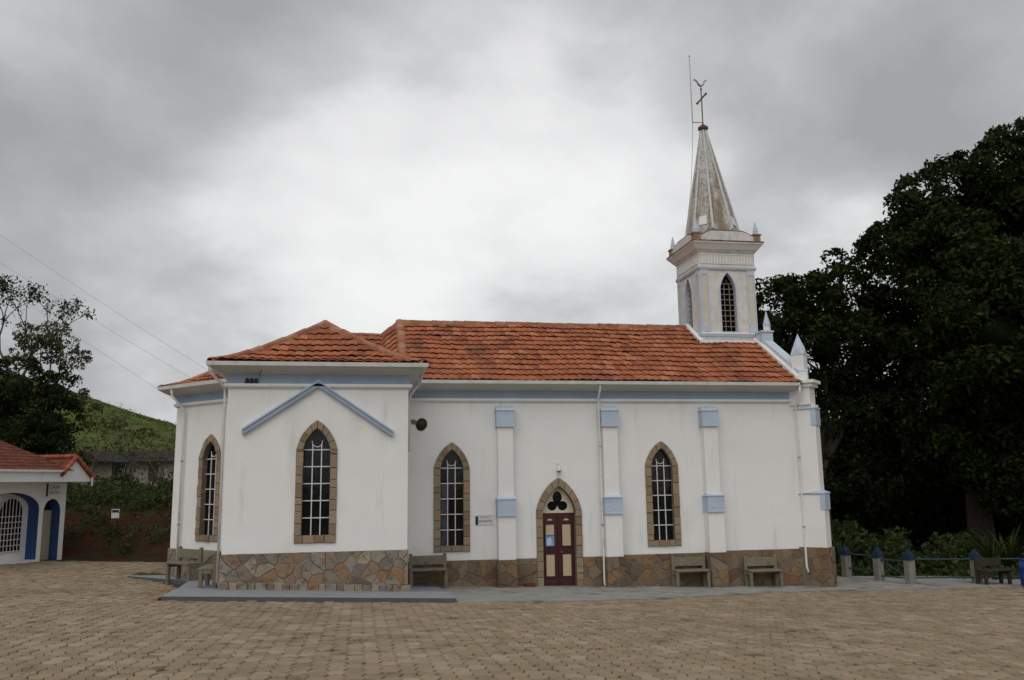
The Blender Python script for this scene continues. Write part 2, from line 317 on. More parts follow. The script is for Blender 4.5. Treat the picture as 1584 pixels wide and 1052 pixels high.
def grid_mesh(name, xs, ys, zf, m, keep=None):
    X, Y = np.meshgrid(xs, ys); Z = zf(X, Y); nx, ny = len(xs), len(ys)
    vs = np.stack([X.ravel(), Y.ravel(), Z.ravel()], 1); fs = []
    for j in range(ny-1):
        for i in range(nx-1):
            if keep is None or keep(.5*(xs[i]+xs[i+1]), .5*(ys[j]+ys[j+1])):
                a = j*nx+i; fs.append((a, a+1, a+nx+1, a+nx))
    me = bpy.data.meshes.new(name); me.from_pydata(vs.tolist(), [], fs); me.materials.append(MATS[m])
    me.polygons.foreach_set('use_smooth', [True]*len(me.polygons)); me.update(); return link(name, me)
# the whole ground as one sheet (grass far, soil) reaching the horizon
gxs = np.concatenate([[-700,-400,-220,-140], np.arange(-100, -40, 4), np.arange(-40, 30, 1.0), np.arange(30, 100, 6), [140,220,400,700]])
gys = np.concatenate([[-200,-90], np.arange(-45, -20, 5), np.arange(-20, 40, 1.0), np.arange(40, 140, 3), np.arange(140, 220, 15), [300,450,800]])
ground = structure(grid_mesh('ground', gxs, gys, lambda x, y: height(x, y)-.06-.5*(smooth(-30,-24,x)*smooth(24,20,x)*smooth(-40,-36,y)*smooth(9.2,8.4,y))-.7*smooth(-38,-35,x)*smooth(-6,-8.2,x)*smooth(8.0,9.4,y)*smooth(29,27,y)-.8*smooth(-96,-92,x)*smooth(-6,-8.5,x)*smooth(28,30,y)*smooth(136,131,y), 'far_grass'))
hill = structure(grid_mesh('hill', np.arange(-95, -6, 1.2), np.arange(27, 135, 1.2), lambda x, y: height(x, y)-.02+.10*vnoise(x, y, 2.1, 5)*smooth(27, 31, y), 'hill_grass'))
bank = structure(grid_mesh('earth_bank', np.arange(-36, -7.5, .3), np.arange(8.4, 28.5, .3), lambda x, y: height(x, y)+.01+.06*vnoise(x, y, 3.7, 4)*smooth(10, 11, y), 'red_earth'))

# ------------------------------------------------------------------ plaza: joint bed + concrete pavers
plaza = structure(grid_mesh('plaza', np.arange(-30, 22.1, 1.0), np.arange(-40, 10.1, 1.0), lambda x, y: g(x, y)-.026, 'joint_dirt'))
WALK_F = [(-3.7,-5.25),(-1.3,-5.1),(1.6,-4.35),(3.5,-3.45),(5.4,-2.5),(8,-1.85),(11.4,-1.5),(16,-.35),(21,.4)]
WALK_B = [(-3.7,.3),(-1.3,.3),(1.6,.3),(3.5,.3),(5.4,.3),(8,.3),(9.6,3.6),(15.2,3.6),(21,3.6)]
def ptop(x, y):
    return max(ptop0(x, y), float(g(x, y))+.045)
def ptop0(x, y):
    zf = .46-.042*(x+4.2); sl = .055+.045*float(smooth(-7, -5, x)); return zf-sl*max(0, y+4.0)
PLAT = [(-3.72,-5.2),(-3.72,.2),(-9.5,.2),(-9.5,4),(-13.1,4),(-12.7,2.0),(-10.9,-.1),(-10.35,-1.2),(-10.35,-5.2)]
EXCL = [WALK_F+WALK_B[::-1], PLAT, [(-9.8,-4),(-4.5,-4),(-4.5,0),(8.6,-.3),(9,8),(-9,8),(-12,6),(-12,2.1)]]
def cam_px(x, y, z):
    d = Vector((x, y, z))-CAMP; w_ = d.dot(_f)
    if w_ < .5: return None
    return 792+FPX*d.dot(_r)/w_, 526-FPX*d.dot(_u)/w_, w_
def hexmesh(cs, name):          # oblong concrete blocks with clipped corners and worn, chamfered rims
    V = []; F = []; hx, hy, zg = PX_/2-.0065, PY_/2-.0085, .026; nb = 6
    base = [(-hx+zg, -hy), (hx-zg, -hy), (hx+zg, 0), (hx-zg, hy), (-hx+zg, hy), (-hx-zg, 0)]      # elongated six-sided blocks
    for (x, y, z, dz, tx, ty) in cs:
        o = len(V); kx = 1+random.uniform(-.012, .008); ky = 1+random.uniform(-.02, .01)
        for (e_, dd) in ((1.01, -.03), (1.0, -.009), (.90, .0)):
            for bx_, by_ in base:
                px, py = bx_*kx*(e_ if e_ > 1 else 1-(1-e_)*.8), by_*ky*(e_ if e_ > 1 else 1-(1-e_)*.5); V.append((x+px, y+py, z+dz+dd+tx*px+ty*py))
        F.append(tuple(range(o+2*nb, o+3*nb)))
        for rrow in (0, nb):
            for k in range(nb): F.append((o+rrow+k, o+rrow+(k+1) % nb, o+rrow+nb+(k+1) % nb, o+rrow+nb+k))
    me = bpy.data.meshes.new(name); me.from_pydata(V, [], F); me.materials.append(MATS['paver']); me.update(); return me
PX_, PY_ = .215, .30
cells = []
for i in range(-125, 90):
    for j in range(-64, 32):
        x = i*PX_; y = j*PY_+(PY_/2 if i % 2 else 0)
        if y > 9.0 or x < -26 or x > 19: continue
        if y > -1 and x > -9.4: continue
        z = float(g(x, y)); q = cam_px(x, y, z)
        if q is None or not (-330 < q[0] < 1914 and q[1] < 1330): continue
        if any(inpoly(x, y, P) for P in EXCL): continue
        cells.append((q[2], x, y, z, q))
cells.sort(key=lambda c: 0 if (0 <= c[4][0] <= 1584 and c[4][1] <= 1060) else 1)
seen = [c for c in cells if 0 <= c[4][0] <= 1584 and c[4][1] <= 1056]; seen.sort(key=lambda c: c[0]); near = seen[:300]; nid = set((c[1], c[2]) for c in near)
pm = [hexmesh([(0, 0, 0, 0, 0, 0)], 'paver')]
for c in near:
    o = link('paver', pm[0], plaza); o.location = (c[1], c[2], c[3]+random.gauss(0, .005))
    o.rotation_euler = (math.atan(-.05)+random.gauss(0, .012), math.atan(.035)+random.gauss(0, .012), random.uniform(-.03, .03))
rest = [(x, y, z, random.gauss(0, .005)-.012*max(0, float(vnoise(x, y, .8, 3)))*random.random(), -.035+random.gauss(0, .012), -.05+random.gauss(0, .014)) for (_, x, y, z, _q) in cells if (x, y) not in nid]
stuff(link('paver_field', hexmesh(rest, 'paver_field'), plaza))
# concrete walk along the nave
mb = MB(); nseg = 6
for i in range(len(WALK_F)-1):
    for a in range(4):
        for b_ in range(nseg):
            q = []
            for (s_, t_) in ((a/4, b_/nseg), ((a+1)/4, b_/nseg), ((a+1)/4, (b_+1)/nseg), (a/4, (b_+1)/nseg)):
                fx = WALK_F[i][0]*(1-s_)+WALK_F[i+1][0]*s_; fy = WALK_F[i][1]*(1-s_)+WALK_F[i+1][1]*s_
                bx = WALK_B[i][0]*(1-s_)+WALK_B[i+1][0]*s_; by = WALK_B[i][1]*(1-s_)+WALK_B[i+1][1]*s_
                x = fx*(1-t_)+bx*t_; y = fy*(1-t_)+by*t_; q.append((x, y, float(g(x, y))+.022))
            mb.add(q, [(0, 1, 2, 3)])
    (x0, y0), (x1, y1) = WALK_F[i], WALK_F[i+1]; z0, z1 = float(g(x0, y0)), float(g(x1, y1))
    mb.add([(x0, y0, z0-.1), (x1, y1, z1-.1), (x1, y1, z1+.022), (x0, y0, z0+.022)], [(0, 1, 2, 3)])
walk = structure(mb.obj('sidewalk', 'concrete_walk'))
# painted platform round the transept
mb = MB()
def patch(x0, x1, y0, y1, nx=4, ny=4, corners=None):
    def P(s_, t_):
        if corners:
            a, b_, c, d = corners; x = (a[0]*(1-s_)+b_[0]*s_)*(1-t_)+(d[0]*(1-s_)+c[0]*s_)*t_; y = (a[1]*(1-s_)+b_[1]*s_)*(1-t_)+(d[1]*(1-s_)+c[1]*s_)*t_
        else: x = x0+(x1-x0)*s_; y = y0+(y1-y0)*t_
        return x, y
    for i in range(nx):
        for j in range(ny):
            mb.add([(*P(s_, t_), ptop(*P(s_, t_))) for s_, t_ in ((i/nx, j/ny), ((i+1)/nx, j/ny), ((i+1)/nx, (j+1)/ny), (i/nx, (j+1)/ny))], [(0, 1, 2, 3)])
    for (A, B, n) in (((0, 0), (1, 0), nx), ((1, 0), (1, 1), ny), ((0, 1), (0, 0), ny)):
        for k in range(n):
            a = P(A[0]+(B[0]-A[0])*k/n, A[1]+(B[1]-A[1])*k/n); c = P(A[0]+(B[0]-A[0])*(k+1)/n, A[1]+(B[1]-A[1])*(k+1)/n)
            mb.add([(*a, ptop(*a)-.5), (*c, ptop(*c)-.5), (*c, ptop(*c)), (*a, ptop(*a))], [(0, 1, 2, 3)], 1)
patch(-10.35, -3.72, -5.2, -3.5, 12, 3)
patch(-4.9, -3.72, -3.5, .2, 3, 10)
patch(0, 0, 0, 0, 4, 8, [(-10.35, -3.5), (-9.2, -3.5), (-9.2, -.1), (-10.7, -.1)])
patch(0, 0, 0, 0, 6, 8, [(-10.7, -.1), (-9.2, -.1), (-10.5, 3.2), (-12.9, 2.2)])
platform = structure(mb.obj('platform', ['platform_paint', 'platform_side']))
# row of edging bricks beside the platform's outer corner
eb = MB().box(-.12, .12, -.055, .055, -.06, .035).mesh('edging_brick', 'edge_brick'); bevel_mesh(eb, .01)
for k in range(13):
    t = k/12; x = -10.47-.0*t-(.42 if k > 9 else 0)*((k-9)/3); y = -5.15+4.3*t*.62
    o = link('edging_brick', eb, platform); o.location = (x, y, float(g(x, y))+.03); o.rotation_euler = (random.uniform(-.04, .04), random.uniform(-.04, .04), PI/2+random.uniform(-.08, .08))

# ------------------------------------------------------------------ church
church = empty('church'); tag(church, 'white gothic country church with red tiled roof, stone plinth and pointed bell tower', 'church')
RIDGE_Y, W_ = 3.66, 7.32
XT0, XT1, YT = -9.33, -4.80, -3.68                # transept block
APSE = [(-9.6, 0), (-11.71, 2.11), (-11.71, 5.21), (-9.6, 7.32)]
FAC = frame(-10.42, .82, 0, -PI/4)               # frame of the apse facet with the window (local -y points outward)
TW0, TW1, TY0, TY1 = 6.07, 8.22, 2.58, 4.73      # tower shaft
def arch(hw, z0, zs, za, n=9):                   # pointed arch outline, counter-clockwise seen from the front
    rise = za-zs; Rr = (hw*hw+rise*rise)/(2*hw); cxr = hw-Rr; a1 = math.atan2(rise, -cxr)
    right = []
    for k in range(n+1):
        u, v = cxr+Rr*math.cos(a1*k/n), Rr*math.sin(a1*k/n); right.append((u*.70+hw*(1-v/rise)*.30, zs+v))
    left = [(-u, v) for u, v in right[:-1]][::-1]
    return [(-hw, z0), (hw, z0)]+right+left
def arch_at(hw, zs, za, z):                      # half width at height z
    if z <= zs: return hw
    rise = za-zs; Rr = (hw*hw+rise*rise)/(2*hw); cxr = hw-Rr
    return max(0, .7*(cxr+math.sqrt(max(0, Rr*Rr-(z-zs)**2)))+.3*hw*(1-(z-zs)/rise))
def cutter(pts, M, depth, front=.5):
    me = MB().prism(pts, -front, depth).mesh('cutter', 'plaster'); return link('cutter', me, None, M)
# --- bodies
mb = MB(); mb.box(-5.2, 8.29, 0, W_, -1, 6.05); nave = mb.obj('nave_wall', 'plaster', church)
mb = MB(); mb.box(XT0, XT1, YT, .4, -.6, 6.05); trans = mb.obj('transept_wall', 'plaster', church)
mb = MB(); mb.vprism([(-5.2, 7.32), (-9.6, 7.32), (-11.71, 5.21), (-11.71, 2.11), (-9.6, 0), (-5.2, 0)], -.6, 6.05); apse = mb.obj('apse_wall', 'plaster', church)
mb = MB(); mb.box(TW0, TW1, TY0, TY1, 6.5, 10.9); tower = mb.obj('tower_wall', 'plaster_old', church)
NW = dict(hw=.55, z0=1.10, zs=3.58, za=4.36, ihw=.345, iz0=1.28, iza=4.13)
TWN = dict(hw=.515, z0=1.70, zs=4.02, za=4.77, ihw=.335, iz0=1.89, iza=4.55)
AW = dict(hw=.54, z0=1.53, zs=3.94, za=4.68, ihw=.345, iz0=1.71, iza=4.46)
def mid(d): return arch((d['hw']+d['ihw'])/2, (d['z0']+d['iz0'])/2, d['zs'], (d['za']+d['iza'])/2)
FN1, FN2, FT = frame(-3.28, 0, 0), frame(3.38, 0, 0), frame(-7.10, YT, 0)
cut(nave, [cutter(mid(NW), FN1, .3), cutter(mid(NW), FN2, .3), cutter(arch(.60, -.5, 2.30, 3.12), frame(.02, 0, 0), .4)])
cut(trans, [cutter(mid(TWN), FT, .3)])
cut(apse, [cutter(mid(AW), FAC, .3)])
TWW = dict(hw=.30, z0=8.42, zs=10.0, za=10.62)
FTW, FTWL = frame(7.14, TY0, 0), frame(TW0, RIDGE_Y, 0, -PI/2)
cut(tower, [cutter(arch(.30, 8.42, 10.0, 10.62), FTW, .35), cutter(arch(.30, 8.42, 10.0, 10.62), FTWL, .35)])

# --- pointed windows with stone surround
def ring_pieces(d, rnd, z_bottom=None):
    """quads of the surround as outlines (u,v)"""
    out = []; zb = d['z0']; zi = d['iz0']
    # sill
    u = -d['hw']
    cuts = [-d['hw']]
    while cuts[-1] < d['hw']-.32: cuts.append(cuts[-1]+rnd.uniform(.18, .36))
    cuts[-1] = min(cuts[-1], d['hw']-.14); cuts.append(d['hw'])
    if zi > zb:
        for a, b in zip(cuts, cuts[1:]): out.append([(a, zb), (b, zb), (b, zi), (a, zi)])
    for s_ in (-1, 1):
        z = zi; zs_ = [z]
        while zs_[-1] < d['zs']-.30: zs_.append(zs_[-1]+rnd.uniform(.16, .38))
        zs_.append(d['zs'])
        for a, b in zip(zs_, zs_[1:]):
            q = [(d['ihw'], a), (d['hw'], a), (d['hw'], b), (d['ihw'], b)]
            out.append(q if s_ > 0 else [(-u_, v) for u_, v in q][::-1])
        # voussoirs
        n = 4; Lo = [p for p in arch(d['hw'], d['z0'], d['zs'], d['za'], 12)[2:15]]; Li = [p for p in arch(d['ihw'], d['iz0'], d['zs'], d['iza'], 12)[2:15]]
        for k in range(n):
            i0, i1 = 3*k, 3*k+3
            q = Lo[i0:i1+1]+Li[i0:i1+1][::-1]
            out.append(q if s_ > 0 else [(-u_, v) for u_, v in q][::-1])
    return out
def shrink(P, e_):
    c = Vector((sum(p[0] for p in P)/len(P), sum(p[1] for p in P)/len(P)))
    r_ = []
    for p in P:
        v = Vector(p)-c; Ln = v.length; r_.append(tuple(c+v*(1-e_/max(Ln, .02))))
    return r_
def rough_outline(P, rnd):
    out = []; n = len(P)
    for i in range(n):
        a, b = P[i], P[(i+1) % n]; out.append((a[0]+rnd.uniform(-.006, .006), a[1]+rnd.uniform(-.006, .006))); Ln = math.hypot(b[0]-a[0], b[1]-a[1])
        if Ln > .09:
            t = rnd.uniform(.35, .65); k = rnd.uniform(-.05, .025); out.append((a[0]+(b[0]-a[0])*t+(b[1]-a[1])*k, a[1]+(b[1]-a[1])*t-(b[0]-a[0])*k))
    return out
def stone_obj(P, w0, w1, parent, m, M=None, e_=.007, rnd=random, rough=True):
    P = rough_outline(shrink(P, e_), rnd) if rough else shrink(P, e_); n = len(P); t = rnd.uniform(-.010, .018); Q = shrink(P, .014)
    vs = [(u, w1, v) for u, v in P]+[(u, w0-t+.010, v) for u, v in P]+[(u, w0-t+rnd.uniform(-.003, .003), v) for u, v in Q]
    fs = [tuple(range(2*n, 3*n))]
    for k in range(n):
        k2 = (k+1) % n; fs.append((k, k2, n+k2, n+k)); fs.append((n+k, n+k2, 2*n+k2, 2*n+k))
    me = bpy.data.meshes.new('stone'); me.from_pydata(vs, [], fs); me.materials.append(MATS[m]); me.update()
    return link('stone', me, parent, M)
def ring_mesh(mb, d, w0, w1, mi=0, n=12):
    A = arch(d['hw']-.004, d['z0']+.004, d['zs'], d['za']-.004, n); B = arch(d['ihw'], d['iz0'], d['zs'], d['iza'], n); k = len(A)
    vs = [(u, w0, v) for u, v in A]+[(u, w0, v) for u, v in B]+[(u, w1, v) for u, v in B]+[(u, w1, v) for u, v in A]; fs = []
    for i in range(k):
        j = (i+1) % k; fs += [(i, j, k+j, k+i), (k+i, k+j, 2*k+j, 2*k+i), (i, 3*k+i, 3*k+j, j)]
    mb.add(vs, fs, mi)
def window(d, M, seed, grey_panes=()):
    rnd = random.Random(seed); ihw, z0, zs, za = d['ihw'], d['iz0'], d['zs'], d['iza']
    mb = MB(); b = .013; y0, y1 = .10, .125
    for u in (-ihw/3, ihw/3): mb.box(u-b, u+b, y0, y1, z0, zs+.16)
    rows = [z0+(zs-z0)*k/5 for k in range(6)]
    for r in rows[1:]: mb.box(-ihw+.002, ihw-.002, y0-.004, y1-.004, r-b, r+b)
    rr = ihw/3; zc = zs+.20
    mb.tube([(rr*1.15*math.cos(a), .11, zc+rr*1.15*math.sin(a)) for a in np.linspace(-PI*1.08, PI*.08, 12)], .014, 6)
    w = mb.obj('window', 'bar_white', church, M)
    mb = MB(); ring_mesh(mb, d, -.028, .16); mb.obj('mortar_bed', 'mortar', w)
    for P in ring_pieces(d, rnd): stone_obj(P, -.05, .14, w, 'stone_trim', rnd=rnd)
    us = [-ihw-.01, -ihw/3, ihw/3, ihw+.01]
    for i in range(5):
        for j in range(3):
            t = rnd.uniform(-.006, .006); c = (i, j) in grey_panes
            q = MB(); a, bb, c0, c1 = us[j], us[j+1], rows[i], rows[i+1]
            q.add([(a, .135+t, c0), (bb, .135-t, c0), (bb, .135-t+rnd.uniform(-.002, .002), c1), (a, .135+t, c1), (a, .143+t, c0), (bb, .143-t, c0), (bb, .143, c1), (a, .143+t, c1)],
                  [(0, 1, 2, 3), (7, 6, 5, 4), (0, 4, 5, 1), (1, 5, 6, 2), (2, 6, 7, 3), (3, 7, 4, 0)])
            q.obj('pane', 'grey_glass' if c else 'dark_glass', w)
    A = arch(ihw+.01, zs, zs+.001, za+.01, 10)[2:]
    MB().prism(A, .135, .143).obj('pane', 'dark_glass', w)
    return w
window(NW, FN1, 1, {(0,0),(1,0),(2,0),(3,0)}); window(NW, FN2, 2); window(TWN, FT, 3); window(AW, FAC, 4)

# --- door with pointed stone surround and trefoil light
FD = frame(.02, 0, 0)
mb = MB(); mb.box(-.50, .50, .20, .25, -.10, 2.17)
for s_ in (-1, 1):
    mb.box(s_*.26-.235, s_*.26+.235, .165, .1995, -.06, 2.13)
door = mb.obj('door', 'door_red', church, FD); bevel_mesh(door.data, .006)
for s_ in (-1, 1):
    for (z0, z1) in ((.28, .93), (1.18, 1.83)):
        q = MB(); q.box(s_*.26-.135, s_*.26+.135, .145, .164, z0, z1); o = q.obj('door_panel', 'door_cream', door); bevel_mesh(o.data, .012)
        q = MB()
        for (a, b, c, d_) in ((-.165, .165, z0-.03, z0-.002), (-.165, .165, z1+.002, z1+.03), (-.165, -.137, z0-.002, z1+.002), (.137, .165, z0-.002, z1+.002)): q.box(s_*.26+a, s_*.26+b, .135, .166, c, d_)
        q.obj('panel_moulding', 'door_red', door)
    pts = [(s_*.26+.085*math.cos(a), 1.95+.055*math.sin(a)) for a in np.linspace(0, PI, 9)]
    MB().prism(pts, .150, .164).obj('fan_panel', 'door_cream', door)
    q = MB(); q.box(s_*.26-.17, s_*.26+.17, .148, .166, 1.03, 1.075); q.obj('lock_rail', 'door_red', door)
MB().box(-.018, .018, .142, .170, -.06, 2.13).obj('meeting_stile', 'door_red', door)
q = MB().tube([(.055, .13, 1.0), (.055, .09, 1.0), (.12, .09, 1.0)], .012, 6); q.obj('door_handle', 'brass', door)
DS = dict(hw=.72, z0=-.35, zs=2.26, za=3.25, ihw=.51, iz0=-.35, iza=2.98)
mb = MB(); mb.prism(arch(.60, 2.175, 2.32, 3.08, 10), .19, .24)
# trefoil opening: plate with dark three-lobed light
tym = mb.obj('tympanum', 'cream_paint', church, FD)
lobes = [(0, 2.63), (-.165, 2.39), (.165, 2.39)]
cutters = []
for i, (lx, lz) in enumerate(lobes):
    pts = [(lx+(.155 if i else .15)*math.cos(a), lz+(.145 if i else .155)*math.sin(a)) for a in np.linspace(0, 2*PI, 20, endpoint=False)]
    if i == 0: pts = [(u, v+max(0, (v-lz))*.35) for u, v in pts]
    cutters.append(cutter(pts, FD, .4))
cutters.append(cutter([(-.12, 2.38), (.12, 2.38), (.10, 2.62), (-.10, 2.62)], FD, .4))
cut(tym, cutters)
MB().prism(arch(.60, 2.18, 2.32, 3.06, 10), .30, .31).obj('tympanum_glass', 'dark_glass', church, FD)
sur = empty('door_surround'); sur.parent = church; sur.matrix_local = FD
mb = MB(); ring_mesh(mb, DS, -.030, .185); mb.obj('mortar_bed', 'mortar', sur)
for P in ring_pieces(DS, random.Random(9)): stone_obj(P, -.055, .17, sur, 'stone_trim', rnd=random.Random(str(P)))

# --- stone plinths
def clip(poly, nx, ny, c):          # keep nx*x+ny*y <= c
    out = []; n = len(poly)
    for i in range(n):
        a, b = poly[i], poly[(i+1) % n]; da = nx*a[0]+ny*a[1]-c; db = nx*b[0]+ny*b[1]-c
        if da <= 0: out.append(a)
        if (da < 0 < db) or (db < 0 < da):
            t = da/(da-db); out.append((a[0]+(b[0]-a[0])*t, a[1]+(b[1]-a[1])*t))
    return out
def flagstones(u0, u1, z0, z1, size, seed, holes=()):
    rnd = random.Random(seed); pts = []; area = (u1-u0)*(z1-z0); n = max(2, int(area/(size*size)))
    tries = 0
    while len(pts) < n and tries < 4000:
        p = (rnd.uniform(u0, u1), rnd.uniform(z0, z1)); tries += 1
        if all((p[0]-q[0])**2+(1.25*(p[1]-q[1]))**2 > (size*.62)**2 for q in pts): pts.append(p)
    cells_ = []
    for p in pts:
        poly = [(u0, z0), (u1, z0), (u1, z1), (u0, z1)]
        for q in pts:
            if q is p: continue
            nx, ny = q[0]-p[0], q[1]-p[1]
            if abs(nx) > size*4: continue
            poly = clip(poly, nx, ny, (q[0]**2+q[1]**2-p[0]**2-p[1]**2)/2)
            if len(poly) < 3: break
        if len(poly) >= 3: cells_.append(poly)
    return cells_
def plinth(M, u0, u1, z0, z1, size, seed, m, depth=.055, name='plinth', thick=.2, course=None):
    mb = MB(); mb.box(u0, u1, -depth+.012, thick, z0, z1); p = mb.obj(name, 'mortar', church, M)
    rnd = random.Random(seed+100); zz0 = z0
    for P in flagstones(u0, u1, zz0, z1, size, seed): stone_obj(P, -depth, 0, p, m, e_=.006, rnd=rnd)
    return p
pl_t = plinth(frame(0, YT, 0), XT0-.02, XT1+.02, .62, 1.48, .275, 21, 'stone', .06)
# foot course of squared stones along the transept
rnd = random.Random(5); u = XT0-.03
mbq = MB(); mbq.hexa([(XT0-.02, YT-.10, -.2), (XT1+.08, YT-.10, -.2), (XT1+.08, YT+.1, -.2), (XT0-.02, YT+.1, -.2)], [(XT0-.02, YT-.10, .66), (XT1+.08, YT-.10, .52), (XT1+.08, YT+.1, .60), (XT0-.02, YT+.1, .66)])
pf = mbq.obj('plinth', 'mortar', church)
while u < XT1+.06:
    w = min(rnd.uniform(.16, .30), XT1+.09-u); zt = ptop(u+w/2, -3.8)
    if w > .05: stone_obj([(u, zt-.05), (u+w, zt-.05), (u+w, zt+.155+rnd.uniform(-.01, .01)), (u, zt+.155+rnd.uniform(-.01, .01))], YT-.115, YT+.02, pf, 'stone', e_=.006, rnd=rnd)
    u += w
plinth(FAC, -1.86, 1.16, -.1, 1.28, .42, 22, 'stone', .05)
plinth(frame(XT0, -1.8, 0, -PI/2), -1.85, 1.88, 0, 1.46, .45, 28, 'stone', .05)
plinth(frame(-11.71, 3.66, 0, -PI/2), -1.56, 1.56, -.1, 1.26, .42, 29, 'stone', .05)
BT = lambda x: .85+.011*max(0, x-1.5)
for k, (a, b) in enumerate(((-5.0, -1.94), (-1.38, -.70), (.74, 1.38), (1.94, 4.70), (5.26, 8.25))):
    plinth(frame(0, 0, 0), a, b, -.75 if a > 0 else -.4, BT((a+b)/2), .33, 30+k, 'stone_dark', .05)
# --- pilasters
def pilaster(x, seed):
    M = frame(x, 0, 0); mb = MB(); mb.box(-.235, .235, -.27, .05, 2.6, 5.0); mb.box(-.262, .262, -.38, .05, .70, 2.3); p = mb.obj('pilaster', 'plaster_warm', church, M)
    for (z0, z1, hw, dp, back) in ((4.84, 5.30, .278, .315, .24), (2.16, 2.62, .280, .415, .25)):
        q = MB(); q.box(-hw, hw, -dp, .02, z0, z1); q.box(-hw-.006, hw+.006, -dp-.02, .02, z0-.035, z0); q.obj('pilaster_block', 'blue_paint', p)
        q = MB(); top = z1+.16 if z0 > 4 else z1+.10; e_ = .022
        q.hexa([(-hw-e_, -dp-e_, z1), (hw+e_, -dp-e_, z1), (hw+e_, .02, z1), (-hw-e_, .02, z1)], [(-hw-e_+.02, -dp-e_, z1+.025), (hw+e_-.02, -dp-e_, z1+.025), (hw-.01, -.05 if z0 > 4 else -back, top), (-hw+.01, -.05 if z0 > 4 else -back, top)]); q.obj('weathering_cap', 'pale_blue', p)
    z1 = BT(x)+.01; q = MB(); q.box(-.27, .27, -.43, .05, -.8, z1-.002); b = q.obj('plinth', 'mortar', church, M)
    rnd_ = random.Random(seed)
    for P in flagstones(-.275, .275, -.45, z1, .27, seed): stone_obj(P, -.45, -.40, b, 'stone_dark', rnd=rnd_)
    for s_ in (-1, 1):
        Ms = Matrix.Translation((s_*.275, 0, 0)) @ Matrix.Rotation(s_*PI/2, 4, 'Z')
        for P in flagstones(-.42 if s_ > 0 else 0, 0 if s_ > 0 else .42, -.45, z1, .34, seed+s_): stone_obj(P, -.012, .02, b, 'stone_dark', Ms, rnd=rnd_)
    return p
for k, x in enumerate((-1.66, 1.66, 4.98)): pilaster(x, 50+k)
# --- diagonal corner buttress, capital and pinnacle
MBt = frame(8.29, 0, 0, PI/4)
mb = MB(); mb.box(-.24, .24, -.50, .3, 2.6, 5.5); mb.box(-.265, .265, -.60, .3, .7, 2.599); bt = mb.obj('corner_buttress', 'plaster_warm', church, MBt)
for (z0, z1, hw, dp, back) in ((4.82, 5.36, .262, .53, .30), (2.14, 2.64, .285, .645, .48)):
    q = MB(); q.box(-hw, hw, -dp, -dp+.16, z0, z1); q.obj('pilaster_block', 'blue_paint', bt)
    q = MB(); q.hexa([(-hw-.02, -dp-.02, z1), (hw+.02, -dp-.02, z1), (hw+.02, .2, z1), (-hw-.02, .2, z1)], [(-hw-.02, -dp-.02, z1+.04), (hw+.02, -dp-.02, z1+.04), (hw-.02, -back, z1+.11), (-hw+.02, -back, z1+.11)]); q.obj('weathering_cap', 'blue_paint', bt)
q = MB(); q.box(-.28, .28, -.66, .3, -.9, .96); b = q.obj('plinth', 'mortar', church, MBt); rnd_ = random.Random(77)
for P in flagstones(-.285, .285, -.6, .96, .28, 71): stone_obj(P, -.675, -.62, b, 'stone_dark', rnd=rnd_)
for P in flagstones(0, .66, -.6, .96, .28, 72): stone_obj(P, -.012, .02, b, 'stone_dark', Matrix.Translation((-.285, 0, 0)) @ Matrix.Rotation(-PI/2, 4, 'Z'), rnd=rnd_)
mb = MB(); mb.box(-.30, .30, -.40, .40, 5.5, 6.08); mb.box(-.36, .36, -.50, .46, 6.08, 6.20); mb.box(-.43, .43, -.58, .50, 6.20, 6.30); mb.obj('buttress_capital', 'plaster_warm', church, MBt)
def pinnacle(name, M, hw, z0, z1, z2):
    mb = MB(); mb.box(-hw, hw, -hw, hw, z0, z1); p = mb.obj(name, 'plaster_warm', church, M)
    q = MB(); q.box(-hw-.03, hw+.03, -hw-.03, hw+.03, z0, z0+.07); q.obj('pinnacle_base', 'pale_blue', p)
    q = MB(); h = hw+.015; gz = z1+hw*1.0     # gabled foot, then the little spire
    q.add([(-h,-h,z1), (h,-h,z1), (h,h,z1), (-h,h,z1), (0,-h,gz), (h,0,gz), (0,h,gz), (-h,0,gz), (0,0,z2)],
          [(0,1,4), (1,2,5), (2,3,6), (3,0,7), (0,4,8), (4,1,8), (1,5,8), (5,2,8), (2,6,8), (6,3,8), (3,7,8), (7,0,8), (3,2,1,0)]); q.obj('pinnacle_spire', 'pale_blue', p)
    return p
pinnacle('pinnacle', frame(8.36, .02, 0, PI/4), .205, 6.30, 7.18, 7.92)

# --- eaves: frieze band, ledge, sloping soffit, gutter
def sweep(mb, path, prof, mi=0, ends=True):
    P = [Vector((x, y)) for x, y in path]; n = len(P); rows = []
    for i in range(n):
        ds = []
        if i > 0: ds.append((P[i]-P[i-1]).normalized())
        if i < n-1: ds.append((P[i+1]-P[i]).normalized())
        ns = [Vector((-d.y, d.x)) for d in ds]          # left of travel = outward (paths run right to left seen from the front)
        m = sum(ns, Vector((0, 0))).normalized(); k = 1/max(.3, m.dot(ns[0])); rows.append([(P[i].x-0+m.x*k*-o_*-1, P[i].y+m.y*k*o_, z) for o_, z in prof])
    k = len(prof); vs = [p for r in rows for p in r]; fs = []
    for i in range(n-1):
        for j in range(k): fs.append((i*k+j, i*k+(j+1) % k, (i+1)*k+(j+1) % k, (i+1)*k+j))
    if ends: fs += [tuple(range(k)), tuple(range((n-1)*k+k-1, (n-1)*k-1, -1))]
    mb.add(vs, fs, mi)
